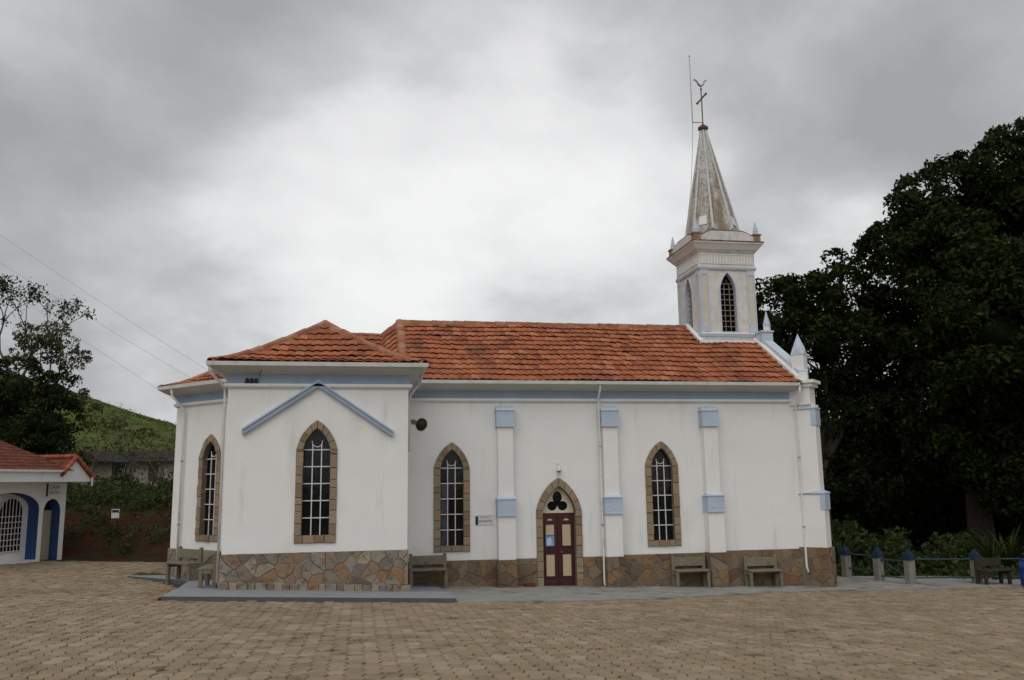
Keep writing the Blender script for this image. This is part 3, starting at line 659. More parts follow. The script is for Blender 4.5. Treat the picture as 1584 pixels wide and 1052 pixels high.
def eaves(path, ov, inner=True):
    path = path[::-1]
    f = lambda name, prof, m: (lambda b: (sweep(b, path, prof), b.obj(name, m, church))[1])(MB())
    f('frieze_band', [(0, 5.70), (.03, 5.70), (.03, 5.935), (0, 5.935)], 'band_blue')
    f('cornice_ledge', [(0, 5.585), (.075, 5.60), (.10, 5.63), (.10, 5.69), (.0, 5.705)], 'plaster')
    f('soffit', [(0, 5.94), (.032, 5.937), (ov-.03, 6.115), (ov-.03, 6.16), (0, 6.16)], 'soffit_paint')
    f('gutter', [(ov-.035, 6.105), (ov+.055, 6.105), (ov+.075, 6.205), (ov+.06, 6.205), (ov+.045, 6.12), (ov-.035, 6.12)], 'gutter_paint')
# outward must be left of travel: nave front runs with -x ... travel +x has left = +y, so travel -x
eaves([(XT1, 0), (8.02, 0)], .5)
eaves([(XT0, .6), (XT0, YT), (XT1, YT), (XT1, .6)], .42)
eaves([(-9.6, 7.32), (-11.71, 5.21), (-11.71, 2.11), (-9.6, 0), (-9.0, 0)], .5)
# chevron moulding on the transept
def chevron(o_, i_, w0, w1, name, m):
    (lx, lz), (ax, az), (rx, rz) = (-8.95, 4.52), (-7.10, 5.74), (-5.18, 4.46)
    P = [(lx, lz+o_), (lx+.02, lz+i_), (ax, az+i_), (rx-.02, rz+i_), (rx, rz+o_), (ax, az+o_)]
    mb = MB(); mb.prism([P[0], P[1], P[2], P[5]], w0, w1); mb.prism([P[5], P[2], P[3], P[4]], w0, w1); return mb.obj(name, m, church, frame(0, YT, 0))
chevron(.0, -.125, -.10, .02, 'gable_moulding', 'band_blue'); chevron(.045, .002, -.13, .02, 'gable_moulding_cap', 'pale_blue')

# --- downpipes
def pipe(path, r=.036, bands=()):
    mb = MB(); mb.tube(path, r, 8); p = mb.obj('downpipe', 'gutter_paint', church, None, True)
    for b_ in bands: MB().lathe([(r+.012, -.025), (r+.012, .025)], 8, 0, Matrix.Translation(b_)).obj('pipe_bracket', 'galvanised', p)
    return p
pipe([(1.32, -.48, 6.14), (1.32, -.48, 5.98), (1.33, -.20, 5.72), (1.34, -.17, 5.5), (1.36, -.17, .1), (1.36, -.24, -.02)], .036, [(1.345, -.17, 4.2), (1.355, -.17, 1.8)])
pipe([(8.02, -.50, 6.14), (8.02, -.50, 5.85), (8.02, -.16, 5.45), (8.03, -.14, 5.2), (8.04, -.14, .35), (8.05, -.22, .18)], .036, [(8.03, -.14, 3.8), (8.04, -.14, 1.6)])
pipe([(XT0-.42, YT-.42, 6.13), (XT0-.40, YT-.36, 5.95), (XT0-.10, YT+.10, 5.62), (XT0-.09, YT+.14, 5.4), (XT0-.09, YT+.14, .8)], .036)
pipe([(XT1+.44, YT+1.2, 6.13), (XT1+.40, YT+1.2, 5.9), (XT1+.12, YT+1.2, 5.55), (XT1+.08, YT+1.2, 5.3), (XT1+.08, YT+1.2, 4.0)], .036)
pipe([(-11.77, 1.45, 6.13), (-11.75, 1.47, 5.9), (-11.43, 1.65, 5.5), (-11.40, 1.66, 5.2), (-11.40, 1.66, .52)], .036, [(-11.40, 1.66, 3.9), (-11.40, 1.66, 2.0)])

# --- tower: pilaster strips, string course, frieze, cornice, base
for fi, (M, hwf) in enumerate(((frame((TW0+TW1)/2, TY0, 0), (TW1-TW0)/2), (frame(TW0, RIDGE_Y, 0, -PI/2), (TY1-TY0)/2))):
    for s_ in (-1, 1):
        u = s_*(hwf-.17); mb = MB()
        for (a, b, c, d_) in ((-.16, -.10, 8.4, 10.72), (.10, .16, 8.4, 10.72), (-.10, .10, 8.4, 8.62), (-.10, .10, 10.52, 10.72)): mb.box(u+a, u+b, -.035, .01, c, d_)
        p = mb.obj('tower_pilaster', 'pale_blue', church, M); MB().box(u-.098, u+.098, -.015, .01, 8.62, 10.52).obj('pilaster_panel', 'cream_paint', p)
def tower_slab(z0, z1, o0, o1, name, m):
    mb = MB(); a = [(TW0-o0, TY0-o0), (TW1+o0, TY0-o0), (TW1+o0, TY1+o0), (TW0-o0, TY1+o0)]; b = [(TW0-o1, TY0-o1), (TW1+o1, TY0-o1), (TW1+o1, TY1+o1), (TW0-o1, TY1+o1)]
    mb.hexa([(*p, z0) for p in a], [(*p, z1) for p in b]); return mb.obj(name, m, church)
tower_slab(10.72, 10.80, .05, .075, 'string_course', 'pale_blue'); tower_slab(10.801, 10.86, .055, .05, 'string_course', 'plaster_old')
tower_slab(10.861, 11.36, .02, .02, 'tower_frieze', 'plaster_old')
fr = [o for o in church.children if o.name.startswith('tower_frieze')][0]
fl = MB().box(-.032, .032, -.016, .006, 10.98, 11.27).mesh('frieze_rib', 'plaster_warm')
for M, hwf in ((frame((TW0+TW1)/2, TY0-.02, 0), 1.09), (frame(TW0-.02, RIDGE_Y, 0, -PI/2), 1.09)):
    for k in range(17):
        o = link('frieze_rib', fl, fr, M @ Matrix.Translation(((k-8)*.118, 0, 0)))
    MB().box(-hwf+.05, hwf-.05, -.022, .004, 11.28, 11.31).obj('frieze_rib', 'plaster_warm', fr, M)
    MB().box(-hwf+.05, hwf-.05, -.022, .004, 10.935, 10.965).obj('frieze_rib', 'plaster_warm', fr, M)
tower_slab(11.361, 11.46, .04, .10, 'tower_cornice', 'plaster_old'); tower_slab(11.461, 11.66, .12, .27, 'tower_cornice', 'plaster'); tower_slab(11.661, 11.72, .29, .30, 'tower_cornice', 'plaster_old'); tower_slab(11.721, 11.765, .31, .31, 'cornice_edge', 'rusty_edge')
tower_slab(7.3, 8.22, .03, .03, 'tower_base', 'plaster_old'); tower_slab(8.221, 8.32, .06, .10, 'tower_base_ledge', 'pale_blue'); tower_slab(8.321, 8.39, .10, .03, 'tower_base_ledge', 'plaster_old')
tb = [o for o in church.children if o.name.startswith('tower_base')][0]
dn = MB().box(-.025, .025, -.03, .006, 7.99, 8.17).mesh('dentil', 'pale_blue')
for k in range(24): link('dentil', dn, tb, frame((TW0+TW1)/2+(k-11.5)*.088, TY0-.03, 0))
# tower windows
def tower_window(M, seed):
    mb = MB(); hw, z0, zs, za = .30, 8.42, 10.0, 10.62
    for u in (-.1, .1): mb.box(u-.012, u+.012, .10, .12, z0, 10.15)
    for k in range(9): mb.box(-arch_at(hw, zs, za, z0+.2*k+.2)+.002, arch_at(hw, zs, za, z0+.2*k+.2)-.002, .095, .115, z0+.2*k+.19, z0+.2*k+.214)
    mb.tube([(-.1, .11, 10.1), (0, .11, 10.4), (.1, .11, 10.1)], .011, 5)
    w = mb.obj('tower_window', 'bar_rust', church, M)
    MB().prism(arch(hw+.01, z0-.01, zs, za+.01), .2, .22).obj('unlit_backing', 'unlit_black', w)
    d = dict(hw=.345, z0=8.40, zs=10.0, za=10.69, ihw=.298, iz0=8.42, iza=10.615); q = MB(); ring_mesh(q, d, -.03, .1); q.obj('window_trim', 'pale_blue', w)
tower_window(FTW, 1); tower_window(FTWL, 2)
# roof-line copings beside the tower and along the facade
RS = .606
rz = lambda y: 6.2+RS*(y+.5)
mb = MB()
def slope_strip(mb, x0, x1, ya, yb, h, dz=-.15, mi=0): mb.hexa([(x0, ya, rz(ya)+dz), (x1, ya, rz(ya)+dz), (x1, yb, rz(yb)+dz), (x0, yb, rz(yb)+dz)], [(x0, ya, rz(ya)+h), (x1, ya, rz(ya)+h), (x1, yb, rz(yb)+h), (x0, yb, rz(yb)+h)], mi)
slope_strip(mb, 5.86, 6.03, 2.38, 3.72, .13); mb.box(5.86, 8.3, 2.30, 2.545, rz(2.3)-.2, rz(2.3)+.16); mb.obj('tower_flashing', 'plaster', church)
mb = MB(); slope_strip(mb, 8.0, 8.16, -.32, 2.54, .16); slope_strip(mb, 8.162, 8.42, -.30, 2.54, .24); cp = mb.obj('gable_coping', 'plaster', church)
q = MB(); slope_strip(q, 8.13, 8.47, -.28, 1.95, .30, .242); q.obj('coping_cap', 'pale_blue', cp)
q = MB(); q.box(8.08, 8.50, 2.0, 2.54, rz(2.0)+.1, rz(2.5)+.30); q.box(8.05, 8.53, 1.96, 2.54, rz(2.5)+.30, rz(2.5)+.36); q.obj('coping_step', 'pale_blue', cp)
mb = MB(); mb.add([(8.29, -.2, 5.9), (8.45, -.2, 5.9), (8.45, W_+.2, 5.9), (8.29, W_+.2, 5.9), (8.29, RIDGE_Y, 8.75), (8.45, RIDGE_Y, 8.75), (8.29, -.2, 6.3), (8.45, -.2, 6.3), (8.29, W_+.2, 6.3), (8.45, W_+.2, 6.3)],
    [(0, 1, 7, 6), (6, 7, 5, 4), (4, 5, 9, 8), (8, 9, 2, 3), (0, 6, 4, 8, 3), (1, 2, 9, 5, 7), (0, 3, 2, 1)]); mb.box(8.292, 8.44, .02, W_, -1, 5.9); mb.obj('facade_wall', 'plaster', church)
pinnacle('pinnacle', frame(8.52, 2.45, 0, PI/4), .10, 8.32, 8.62, 9.22)
# parapet, corner pedestals and octagonal spire
SX, SY = (TW0+TW1)/2, RIDGE_Y
for M in (frame(SX, TY0-.12, 0), frame(TW0-.12, RIDGE_Y, 0, -PI/2), frame(TW1+.12, RIDGE_Y, 0, PI/2), frame(SX, TY1+.12, 0, PI)):
    hw = 1.05; pts = [(-hw, 11.77), (hw, 11.77), (hw, 12.0)]+[(hw*.92-(hw*.42)*t, 11.98+.17*math.sin(t*PI/2)) for t in np.linspace(0, 1, 6)]+[(-hw*.5-(hw*.42)*t, 11.98+.17*math.cos(t*PI/2)) for t in np.linspace(0, 1, 6)]+[(-hw, 12.0)]
    q = MB(); q.prism(pts, -.06, .06); p = q.obj('tower_parapet', 'plaster_old', church, M)
    rim = [(u, v) for u, v in pts[3:-1]]
    q = MB(); q.tube([(u, -.0, v+.02) for u, v in rim], .038, 6); q.obj('parapet_rim', 'rusty_edge', p)
for sx_ in (-1, 1):
    for sy_ in (-1, 1):
        x, y = SX+sx_*1.17, SY+sy_*1.17
        q = MB(); q.box(-.13, .13, -.13, .13, 11.77, 12.02); q.box(-.16, .16, -.16, .16, 12.02, 12.07); p = q.obj('parapet_pedestal', 'ochre_stone', church, frame(x, y, 0))
        q = MB(); q.lathe([(.11, 12.07), (.12, 12.10), (.09, 12.14), (.10, 12.2), (.015, 12.58)], 8); q.obj('finial', 'pale_blue', p)
TIP = Vector((SX-.16, SY, 16.62)); A8 = PI/8; rb, rt = 1.0, .10
mb = MB(); n8 = 8; ring = lambda r, z, c: [(c.x+r*math.cos(A8+k*PI/4), c.y+r*math.sin(A8+k*PI/4), z) for k in range(8)]
B0, B1, T0 = ring(1.02, 11.77, Vector((SX, SY))), ring(rb, 12.35, Vector((SX, SY))), ring(rt, 16.62, TIP)
mb.add(B0+B1+T0, [tuple((i*8+k, i*8+(k+1) % 8, (i+1)*8+(k+1) % 8, (i+1)*8+k)) for i in range(2) for k in range(8)]+[tuple(range(16, 24))]); spire = mb.obj('spire', 'spire_plaster', church)
for k in range(8): MB().tube([B1[k], T0[k]], [.055, .032], 6).obj('spire_rib', 'spire_rib', spire)
for k in range(8):   # raised panel at the foot of every second face
    if k % 2: continue
    a, b, c, d_ = (Vector(p) for p in (B1[k], B1[(k+1) % 8], T0[(k+1) % 8], T0[k])); n_ = (b-a).cross(d_-a).normalized()
    F_ = lambda s_, t_: (a*(1-s_)+b*s_)*(1-t_)+(d_*(1-s_)+c*s_)*t_
    q = MB()
    P = [F_(.28, .05), F_(.72, .05), F_(.72, .13), F_(.28, .13)]; q.add([p+n_*.03 for p in P]+[p-n_*.02 for p in P], [(0,1,2,3), (0,4,5,1), (1,5,6,2), (2,6,7,3), (3,7,4,0)]); q.obj('spire_panel', 'plaster', spire)
q = MB(); q.lathe([(.13, 0), (.20, .06), (.20, .14), (.12, .20), (.05, .26), (.03, .3)], 10, 0, Matrix.Translation((TIP.x, TIP.y, 16.58))); q.obj('spire_cap', 'rusty_edge', spire)
tx, ty = TIP.x, TIP.y
q = MB(); q.tube([(tx, ty, 16.8), (tx, ty, 18.30)], .028, 8); q.tube([(tx, ty-.42, 17.92), (tx, ty+.42, 17.92)], .032, 8)
for s_ in (-1, 1): q.lathe([(.02, -.05), (.06, 0), (.02, .05)], 8, 0, Matrix.Translation((tx, ty+s_*.43, 17.92)))
q.lathe([(.02, -.05), (.05, 0), (.02, .05)], 8, 0, Matrix.Translation((tx, ty, 18.32))); q.obj('cross', 'rust_iron', spire)
q = MB(); q.tube([(tx-.32, ty, 18.66), (tx-.27, ty, 18.71), (tx-.18, ty, 18.66), (tx-.10, ty, 18.52), (tx+.0, ty, 18.44), (tx+.10, ty, 18.52), (tx+.15, ty, 18.66), (tx+.21, ty, 18.72), (tx+.25, ty, 18.67)], [.016, .03, .034, .04, .05, .04, .034, .03, .012], 6); q.tube([(tx, ty, 18.3), (tx, ty, 18.46)], .015, 6); q.obj('weather_vane', 'galvanised', spire)
q = MB(); q.tube([(tx-.42, ty, 16.9), (tx-.42, ty, 19.68)], [.022, .012], 6); q.tube([(tx-.42, ty, 16.9), (tx, ty, 16.93)], .018, 6); q.tube([(tx-.42, ty, 16.9), (tx-.50, ty-.02, 15.6), (tx-.66, ty-.1, 14.2), (tx-.98, ty-.2, 12.4)], .010, 5); q.lathe([(.012, -.03), (.03, 0), (.008, .1)], 6, 0, Matrix.Translation((tx-.42, ty, 19.66))); q.obj('lightning_rod', 'galvanised', spire)

# --- roofs
TWD, TLEN = .225, .345
class Face:
    def __init__(s, e0, e1): s.a = Vector(e0); s.t = (Vector(e1)-s.a).normalized(); s.L = (Vector(e1)-s.a).length; s.n = Vector((-s.t.y, s.t.x))
    def d(s, x, y): return (x-s.a.x)*s.n.x+(y-s.a.y)*s.n.y
HN = lambda d: RS*d
HT = lambda d: .66*d-.29*(1-math.exp(-max(d, -.2)/.55))
HA = lambda d: .575*d-.22*(1-math.exp(-max(d, -.2)/.5))
nave_z = lambda x, y: 6.2+HN(y+.5) if x > -4.72 else (8.72+.80*(x+4.72)+.606*(y-3.66) if x > -5.36 else 6.2+HA(y+.25))
deck = MB(); tiles = MB(); singles = []
PROF = [(-.5, .002), (-.30, .020), (-.05, .026), (.20, .009), (.36, .003), (.5, .007)]
def wob(x, y): return .016*math.sin(x*.9+y*.5)+.012*math.sin(x*2.3-y*1.1)+.008*math.sin(x*.31+2)
def tile_face(faces, f, H, keep, z0=6.2, ulo=0, uhi=None, single=0):
    uhi = f.L if uhi is None else uhi; nd_ = int(6/TLEN); nu = int((uhi-ulo)/TWD)+1
    for j in range(nd_):
        off = .0
        for i in range(nu):
            u = ulo+(i+.5+off)*TWD; dc = (j+.5)*TLEN; p = f.a+f.t*u+f.n*dc
            if not keep(p.x, p.y): continue
            ds = min(q.d(p.x, p.y) for q in faces)
            if dc > ds+.20: continue
            hz_ = lambda x, y: z0+H(min(q.d(x, y) for q in faces))+wob(x, y)
            jz = random.uniform(-.006, .008); ju = random.uniform(-.008, .008); jd = random.uniform(-.022, .018)-(.07 if random.random() < .02 else 0)
            vs = []
            for (dd, lift) in ((-.03, .072), (TLEN+.02, .006)):
                for (k, zz_) in PROF:
                    q = f.a+f.t*(u+ju+k*TWD*1.02)+f.n*(j*TLEN+dd+jd); vs.append((q.x, q.y, hz_(q.x, q.y)+zz_+lift+jz))
            n = len(PROF)
            for (k, zz_) in PROF:
                q = f.a+f.t*(u+ju+k*TWD*1.02)+f.n*(j*TLEN-.03+jd); vs.append((q.x, q.y, hz_(q.x, q.y)+zz_+.072+jz-.020))
            fs = [(a, a+1, n+a+1, n+a) for a in range(n-1)]+[(2*n+a, 2*n+a+1, a+1, a) for a in range(n-1)]
            if single and len(singles) < single and j < 6: singles.append((u, j, vs, fs))
            else: tiles.add(vs, fs)
            c4 = [f.a+f.t*(u+s_*TWD*.52)+f.n*(j*TLEN+dd) for s_, dd in ((-1, -.05), (1, -.05), (1, TLEN), (-1, TLEN))]
            deck.add([(q.x, q.y, hz_(q.x, q.y)-.012) for q in c4], [(0, 1, 2, 3)])
fnF, fnB = Face((-4.72, -.56), (8.02, -.56)), Face((8.02, 7.88), (-4.72, 7.88))
fnF.a.y = -.5; fnB.a.y = 7.82
tile_face([fnF, fnB], fnF, HN, lambda x, y: x < 8.0 and not (x > 5.9 and y > 2.45), single=300)
tile_face([fnF, fnB], fnB, HN, lambda x, y: x < 8.0)
o_ = .5*math.sqrt(2)
ch = [Face((-9.75, -.25), (-5.3, -.25)), Face((-12.2, 2.2), (-9.75, -.25)), Face((-12.2, 5.12), (-12.2, 2.2)), Face((-9.75, 7.57), (-12.2, 5.12)), Face((-5.3, 7.57), (-9.75, 7.57))]
for k, f in enumerate(ch):
    tile_face(ch, f, HA, lambda x, y: x < -5.30, ulo=-4.5 if k != 0 else -3, uhi=f.L+(4.5 if k not in (0,) else 0))
tr_ = [Face((XT0-.42, 4), (XT0-.42, YT-.42)), Face((XT0-.42, YT-.42), (XT1+.42, YT-.42)), Face((XT1+.42, YT-.42), (XT1+.42, 4))]
def tkeep(x, y):
    z = 6.2+HT(min(q.d(x, y) for q in tr_)); return y < 0 or z > nave_z(x, y)-.05
for f in tr_: tile_face(tr_, f, HT, tkeep)
# small tilted face between the nave verge and the chancel roof
ff = Face((-5.45, -.5), (-4.72, -.5))
for j in range(12):
    for i in range(4):
        x = -5.45+(i+.5)*.19; y = -.4+(j+.5)*TLEN
        if y > 3.66: continue
        zf = lambda x_, y_: 8.70+.80*(x_+4.72)+.606*(y_-3.66)
        vs = [(x+k*.2, y+dd, zf(x+k*.2, y+dd)+zz_+lf) for dd, lf in ((-.20, .072), (.19, .006)) for k, zz_ in PROF]; n = len(PROF)
        vs += [(x+k*.2, y-.20, zf(x+k*.2, y-.20)+zz_+.052) for k, zz_ in PROF]
        tiles.add(vs, [(a, a+1, n+a+1, n+a) for a in range(n-1)]+[(2*n+a, 2*n+a+1, a+1, a) for a in range(n-1)])
zf2 = lambda x_, y_: 8.655+.80*(x_+4.72)+.606*(y_-3.66)
for (xa, xb) in ((-5.55, -5.1), (-5.1, -4.66)): deck.add([(x_, y_, zf2(x_, y_)) for x_, y_ in ((xa, -.4), (xb, -.4), (xb, 3.7), (xa, 3.7))], [(0, 1, 2, 3)])
roof = deck.obj('roof', 'roof_deck', church)
stuff(tiles.obj('roof_tiles', 'roof_tile', roof, None, False))
# the lowest courses of the nave roof tile by tile, sharing one mesh
u0, j0, vs0, fs0 = singles[0]
c0 = Vector((-4.72+u0, -.5+j0*TLEN, rz(-.5+j0*TLEN))); tm = MB(); tm.add([Vector(v)-c0 for v in vs0], fs0); tme = tm.mesh('roof_tile', 'roof_tile')
for (u, j, vs, fs) in singles:
    o = link('roof_tile', tme, roof); o.location = (-4.72+u+random.uniform(-.008, .008), -.5+j*TLEN+random.uniform(-.012, .012), rz(-.5+j*TLEN)+wob(-4.72+u, -.5+j*TLEN)-wob(*c0.xy)+random.uniform(-.006, .008)); o.rotation_euler = (0, 0, random.uniform(-.03, .03))
# ridge and hip tiles
cap = MB(); n = 7
for (yy, rr) in ((-.02, .105), (.42, .125)):
    for k in range(n):
        a = PI*k/(n-1); cap.v.append((rr*math.cos(a)*(1.12 if k in (0, n-1) else 1), yy, rr*.72*math.sin(a)-.015-(.085 if k in (0, n-1) else 0)))
for k in range(n-1): cap.f.append((k, k+1, n+k+1, n+k)); cap.m.append(0)
cap.f.append(tuple(range(n, 2*n))); cap.m.append(0); capm = cap.mesh('ridge_tile', 'ridge_tile')
def caps(P0, P1, zf=None, dz=.035, sc=1.1):
    P0, P1 = Vector(P0), Vector(P1); Ln = (P1-P0).length; k = max(1, round(Ln/.38)); d0 = P1-P0
    pts = [P0+d0*(i/k) for i in range(k+1)]
    if zf: pts = [Vector((p.x, p.y, zf(p.x, p.y))) for p in pts]
    for a, b in zip(pts, pts[1:]):
        d = (b-a).normalized(); x_ = d.cross(Vector((0, 0, 1))).normalized(); z_ = x_.cross(d)
        M = Matrix(((x_.x, d.x, z_.x, a.x), (x_.y, d.y, z_.y, a.y), (x_.z, d.z, z_.z, a.z+dz+random.uniform(-.01, .01)), (0, 0, 0, 1)))
        o = link('ridge_tile', capm, roof, M @ Matrix.Rotation(random.uniform(-.04, .04), 4, 'Z') @ Matrix.Diagonal((sc, (b-a).length/.40, sc, 1)))
caps((5.9, RIDGE_Y, 8.72), (-4.72, RIDGE_Y, 8.72)); caps((-4.72, -.5, 6.2), (-4.72, RIDGE_Y, 8.72), None, .04, 1.2)
tz = lambda x, y: 6.2+HT(min(q.d(x, y) for q in tr_)); az_ = lambda x, y: 6.2+HA(min(q.d(x, y) for q in ch))
AX = (XT0+XT1)/2; AYT = YT-.42+(XT1-XT0)/2+.42
caps((XT0-.40, YT-.40, 0), (AX, AYT, 0), tz); caps((XT1+.40, YT-.40, 0), (AX, AYT, 0), tz); caps((AX, 2.6, 0), (AX, AYT-.1, 0), tz)
caps((-5.4, RIDGE_Y, 0), (-8.3, RIDGE_Y, 0), az_); caps((-12.15, 2.22, 0), (-8.4, RIDGE_Y, 0), az_); caps((-9.74, -.22, 0), (-8.4, 3.2, 0), az_); caps((-12.15, 5.1, 0), (-8.4, RIDGE_Y, 0), az_); caps((-5.36, RIDGE_Y, 8.21), (-4.72, RIDGE_Y, 8.72))

# ------------------------------------------------------------------ benches
def bench(M, label, group='concrete benches against the church wall', bm='bench_concrete'):
    b = empty('bench', M); tag(b, label, 'bench', group); hw = .50
    def part(name, fn):
        q = MB(); fn(q); o = q.obj(name, bm, b); bevel_mesh(o.data, .012); return o
    part('seat', lambda q: q.box(-hw-.03, hw+.03, -.50, -.06, .455, .515))
    part('backrest', lambda q: q.hexa([(-hw+.012, -.115, .60), (hw-.012, -.115, .60), (hw-.012, -.055, .60), (-hw+.012, -.055, .60)], [(-hw+.012, -.085, .86), (hw-.012, -.085, .86), (hw-.012, -.025, .86), (-hw+.012, -.025, .86)]))
    for s_ in (-1, 1):
        u0, u1 = (s_*hw-.05, s_*hw+.05)
        part('front_leg', lambda q: q.box(u0, u1, -.47, -.37, -.12, .454))
        part('back_leg', lambda q: q.hexa([(u0, -.14, -.12), (u1, -.14, -.12), (u1, -.03, -.12), (u0, -.03, -.12)], [(u0, -.10, .92), (u1, -.10, .92), (u1, -.01, .92), (u0, -.01, .92)]))
        part('side_rail', lambda q: q.box(u0+.012, u1-.012, -.369, -.141, .36, .45))
    return b
def bz(x, y): return ptop(x, y)
bench(frame(-4.02, -.22, ptop(-4.0, -.5)), 'concrete bench in the corner between transept and nave, under the horn loudspeaker')
bench(frame(4.06, -.10, float(g(4.06, -.4))+.03), 'concrete bench against the dark stone plinth under the right nave window')
bench(frame(6.45, -.10, float(g(6.45, -.4))+.03), 'concrete bench against the dark stone plinth, nearest the front corner of the church')
bench(frame(-10.62, .62, ptop(-10.7, .4), -PI/4) @ Matrix.Translation((-.02, -.18, 0)), 'concrete bench below the apse window, facing the plaza')
bench(frame(XT0-.12, -2.72, ptop(-9.6, -2.8), -PI/2), 'concrete bench seen from its side, backed against the left wall of the transept')

# ------------------------------------------------------------------ small things on the church
h = empty('horn_loudspeaker', Matrix.Translation((-4.39, -2.0, 4.78))); tag(h, 'grey horn loudspeaker with dark mouth on a bracket at the transept corner', 'loudspeaker')
dv = Vector((.42, -.86, -.22)).normalized(); Mh = dv.to_track_quat('Z', 'Y').to_matrix().to_4x4()
MB().lathe([(.03, -.30), (.05, -.28), (.055, -.12), (.09, -.02), (.15, .06), (.185, .10), (.19, .11), (.178, .112), (.145, .065), (.085, -.015), (.02, -.05)], 24, 0, Mh).obj('horn', 'horn_metal', h, None, True)
MB().lathe([(.172, .100), (.140, .058), (.082, -.015), (.03, -.05)][::-1], 24, 0, Mh).obj('horn_mouth', 'horn_inside', h, None, True)
MB().lathe([(.06, -.40), (.075, -.38), (.075, -.28), (.05, -.27)], 12, 0, Mh).obj('driver', 'brass', h)
q = MB(); b0 = dv*-.30; q.tube([b0, b0+Vector((-.12, .03, .05)), (-.40, .10, .06)], .018, 6); q.tube([b0+Vector((0, 0, -.02)), (-.40, .10, -.06)], .012, 6); q.box(-.415, -.395, .05, .15, -.2, .18)
q.obj('bracket', 'galvanised', h)
lp = empty('door_lamp', Matrix.Translation((.02, 0, 3.55))); tag(lp, 'small white wall lamp above the apex of the church door', 'lamp')
MB().box(-.04, .04, -.03, .0, -.05, .16).obj('wall_plate', 'sign_white', lp); MB().tube([(0, -.02, .10), (0, -.10, .12), (0, -.14, .06)], .012, 6).obj('arm', 'sign_white', lp)
MB().lathe([(.085, -.10), (.09, -.085), (.05, 0), (.03, .06)], 12, 0, Matrix.Translation((0, -.14, 0))).obj('lamp_shade', 'sign_white', lp, None, True); MB().lathe([(.02, -.15), (.06, -.13), (.07, -.10), (.06, -.095)], 12, 0, Matrix.Translation((0, -.14, 0))).obj('bulb', 'brass', lp, None, True)
sg = empty('wall_sign', Matrix.Translation((-2.30, -.012, 2.03))); tag(sg, 'small white wall sign with dark blue bar and lettering beside the nave window', 'sign')
MB().box(-.27, .28, -.010, .011, -.155, .155).obj('board', 'sign_white', sg); MB().box(-.268, -.185, -.016, -.0105, -.15, .10).obj('bar_mark', 'sign_navy', sg)
for body, x, z, s_, m_ in (('VISITE A', -.15, .045, .085, 'sign_grey'), ('SACRISTIA', -.165, -.075, .085, 'sign_navy')):
    me = text_mesh(body, s_, 'lettering'); me.materials.clear(); me.materials.append(MATS[m_]); w = max(v.co.x for v in me.vertices)
    link('lettering', me, sg, Matrix.Translation((x, -.013, z)) @ Matrix.Diagonal((.40/w*(1 if body[0] == 'S' else .86), 1, 1, 1)) @ Matrix.Rotation(PI/2, 4, 'X'))
po = empty('poster', Matrix.Translation((.02-.26, .139, 1.355))); tag(po, 'blue printed poster taped to the left leaf of the red church door', 'poster')
MB().box(-.135, .130, -.004, .004, -.17, .17).obj('sheet', 'poster_blue', po)
MB().prism([(-.12, -.14), (.02, -.15), (.06, -.02), (.0, .10), (-.10, .06)], -.007, -.0045).obj('print', 'poster_pale', po)
MB().prism([(.045, -.04), (.09, -.05), (.105, .03), (.085, .085), (.05, .06)], -.0095, -.0075).obj('print', 'poster_skin', po)
MB().box(-.125, .12, -.0075, -.0045, .125, .155).obj('print', 'poster_dark', po)
rb_ = MB().box(-.15, .15, -.10, .10, -.08, .10).obj('brick_block', 'brick_red', None, frame(-.96, -.20, float(g(-.96, -.2))+.03)); bevel_mesh(rb_.data, .012); tag(rb_, 'low dark red block at the foot of the plinth left of the church door', 'block')
sp_ = empty('spotlight_bar', Matrix.Translation((-8.76, YT-.06, 5.70))); tag(sp_, 'three small black spotlights and a thin rod on the transept cornice ledge', 'spotlight')
MB().box(-.17, .17, -.02, .02, .0, .018).obj('mounting_bar', 'black_metal', sp_); MB().tube([(.15, 0, .01), (.19, -.02, .18), (.27, -.20, .38)], .010, 5).obj('rod', 'rust_iron', sp_)
for k in (-1, 0, 1): MB().lathe([(.025, .015), (.04, .03), (.045, .10), (.025, .125)], 8, 0, Matrix.Translation((k*.11, -.02, 0))).obj('lamp_head', 'black_metal', sp_)

# ------------------------------------------------------------------ building at the left edge
HB = frame(-16.9, 8.9, 0, math.atan2(.926, .377)); house = empty('parish_house', HB); tag(house, 'white single-storey house with blue arches and red tiled roof at the left edge', 'house')
def local(fn, name, m, smooth=False): q = MB(); fn(q); return q.obj(name, m, house, None, smooth)
wl = local(lambda q: q.box(-10, 0, 0, 6.5, -.5, 3.5), 'wall', 'plaster')
bigA = [(-3.95, .62), (-1.30, .62)]+[(-2.625+1.325*math.cos(a), 2.42+.58*math.sin(a)) for a in np.linspace(0, PI, 15)]
drA = [(-1.10, .3), (-.24, .3)]+[(-.67+.43*math.cos(a), 2.25+.50*math.sin(a)) for a in np.linspace(0, PI, 13)]
big2 = [(u-3.4, v) for u, v in bigA]
cut(wl, [cutter(P, HB, .45) for P in (bigA, drA, big2)])
def reveal(P, w0, w1, name, skip=1):
    q = MB(); n = len(P); off = .012; c = Vector((sum(p[0] for p in P)/n, sum(p[1] for p in P)/n)); I = [tuple(c+(Vector(p)-c)*(1-off/ (Vector(p)-c).length)) for p in P]
    q.add([(u, w0, v) for u, v in I]+[(u, w1, v) for u, v in I], [(i, (i+1) % n, (i+1) % n+n, i+n) for i in range(skip, n)]); return q.obj(name, 'blue_wall', house)
reveal(bigA, .004, .45, 'blue_reveal'); reveal(drA, .004, .45, 'blue_reveal'); reveal(big2, .004, .45, 'blue_reveal')
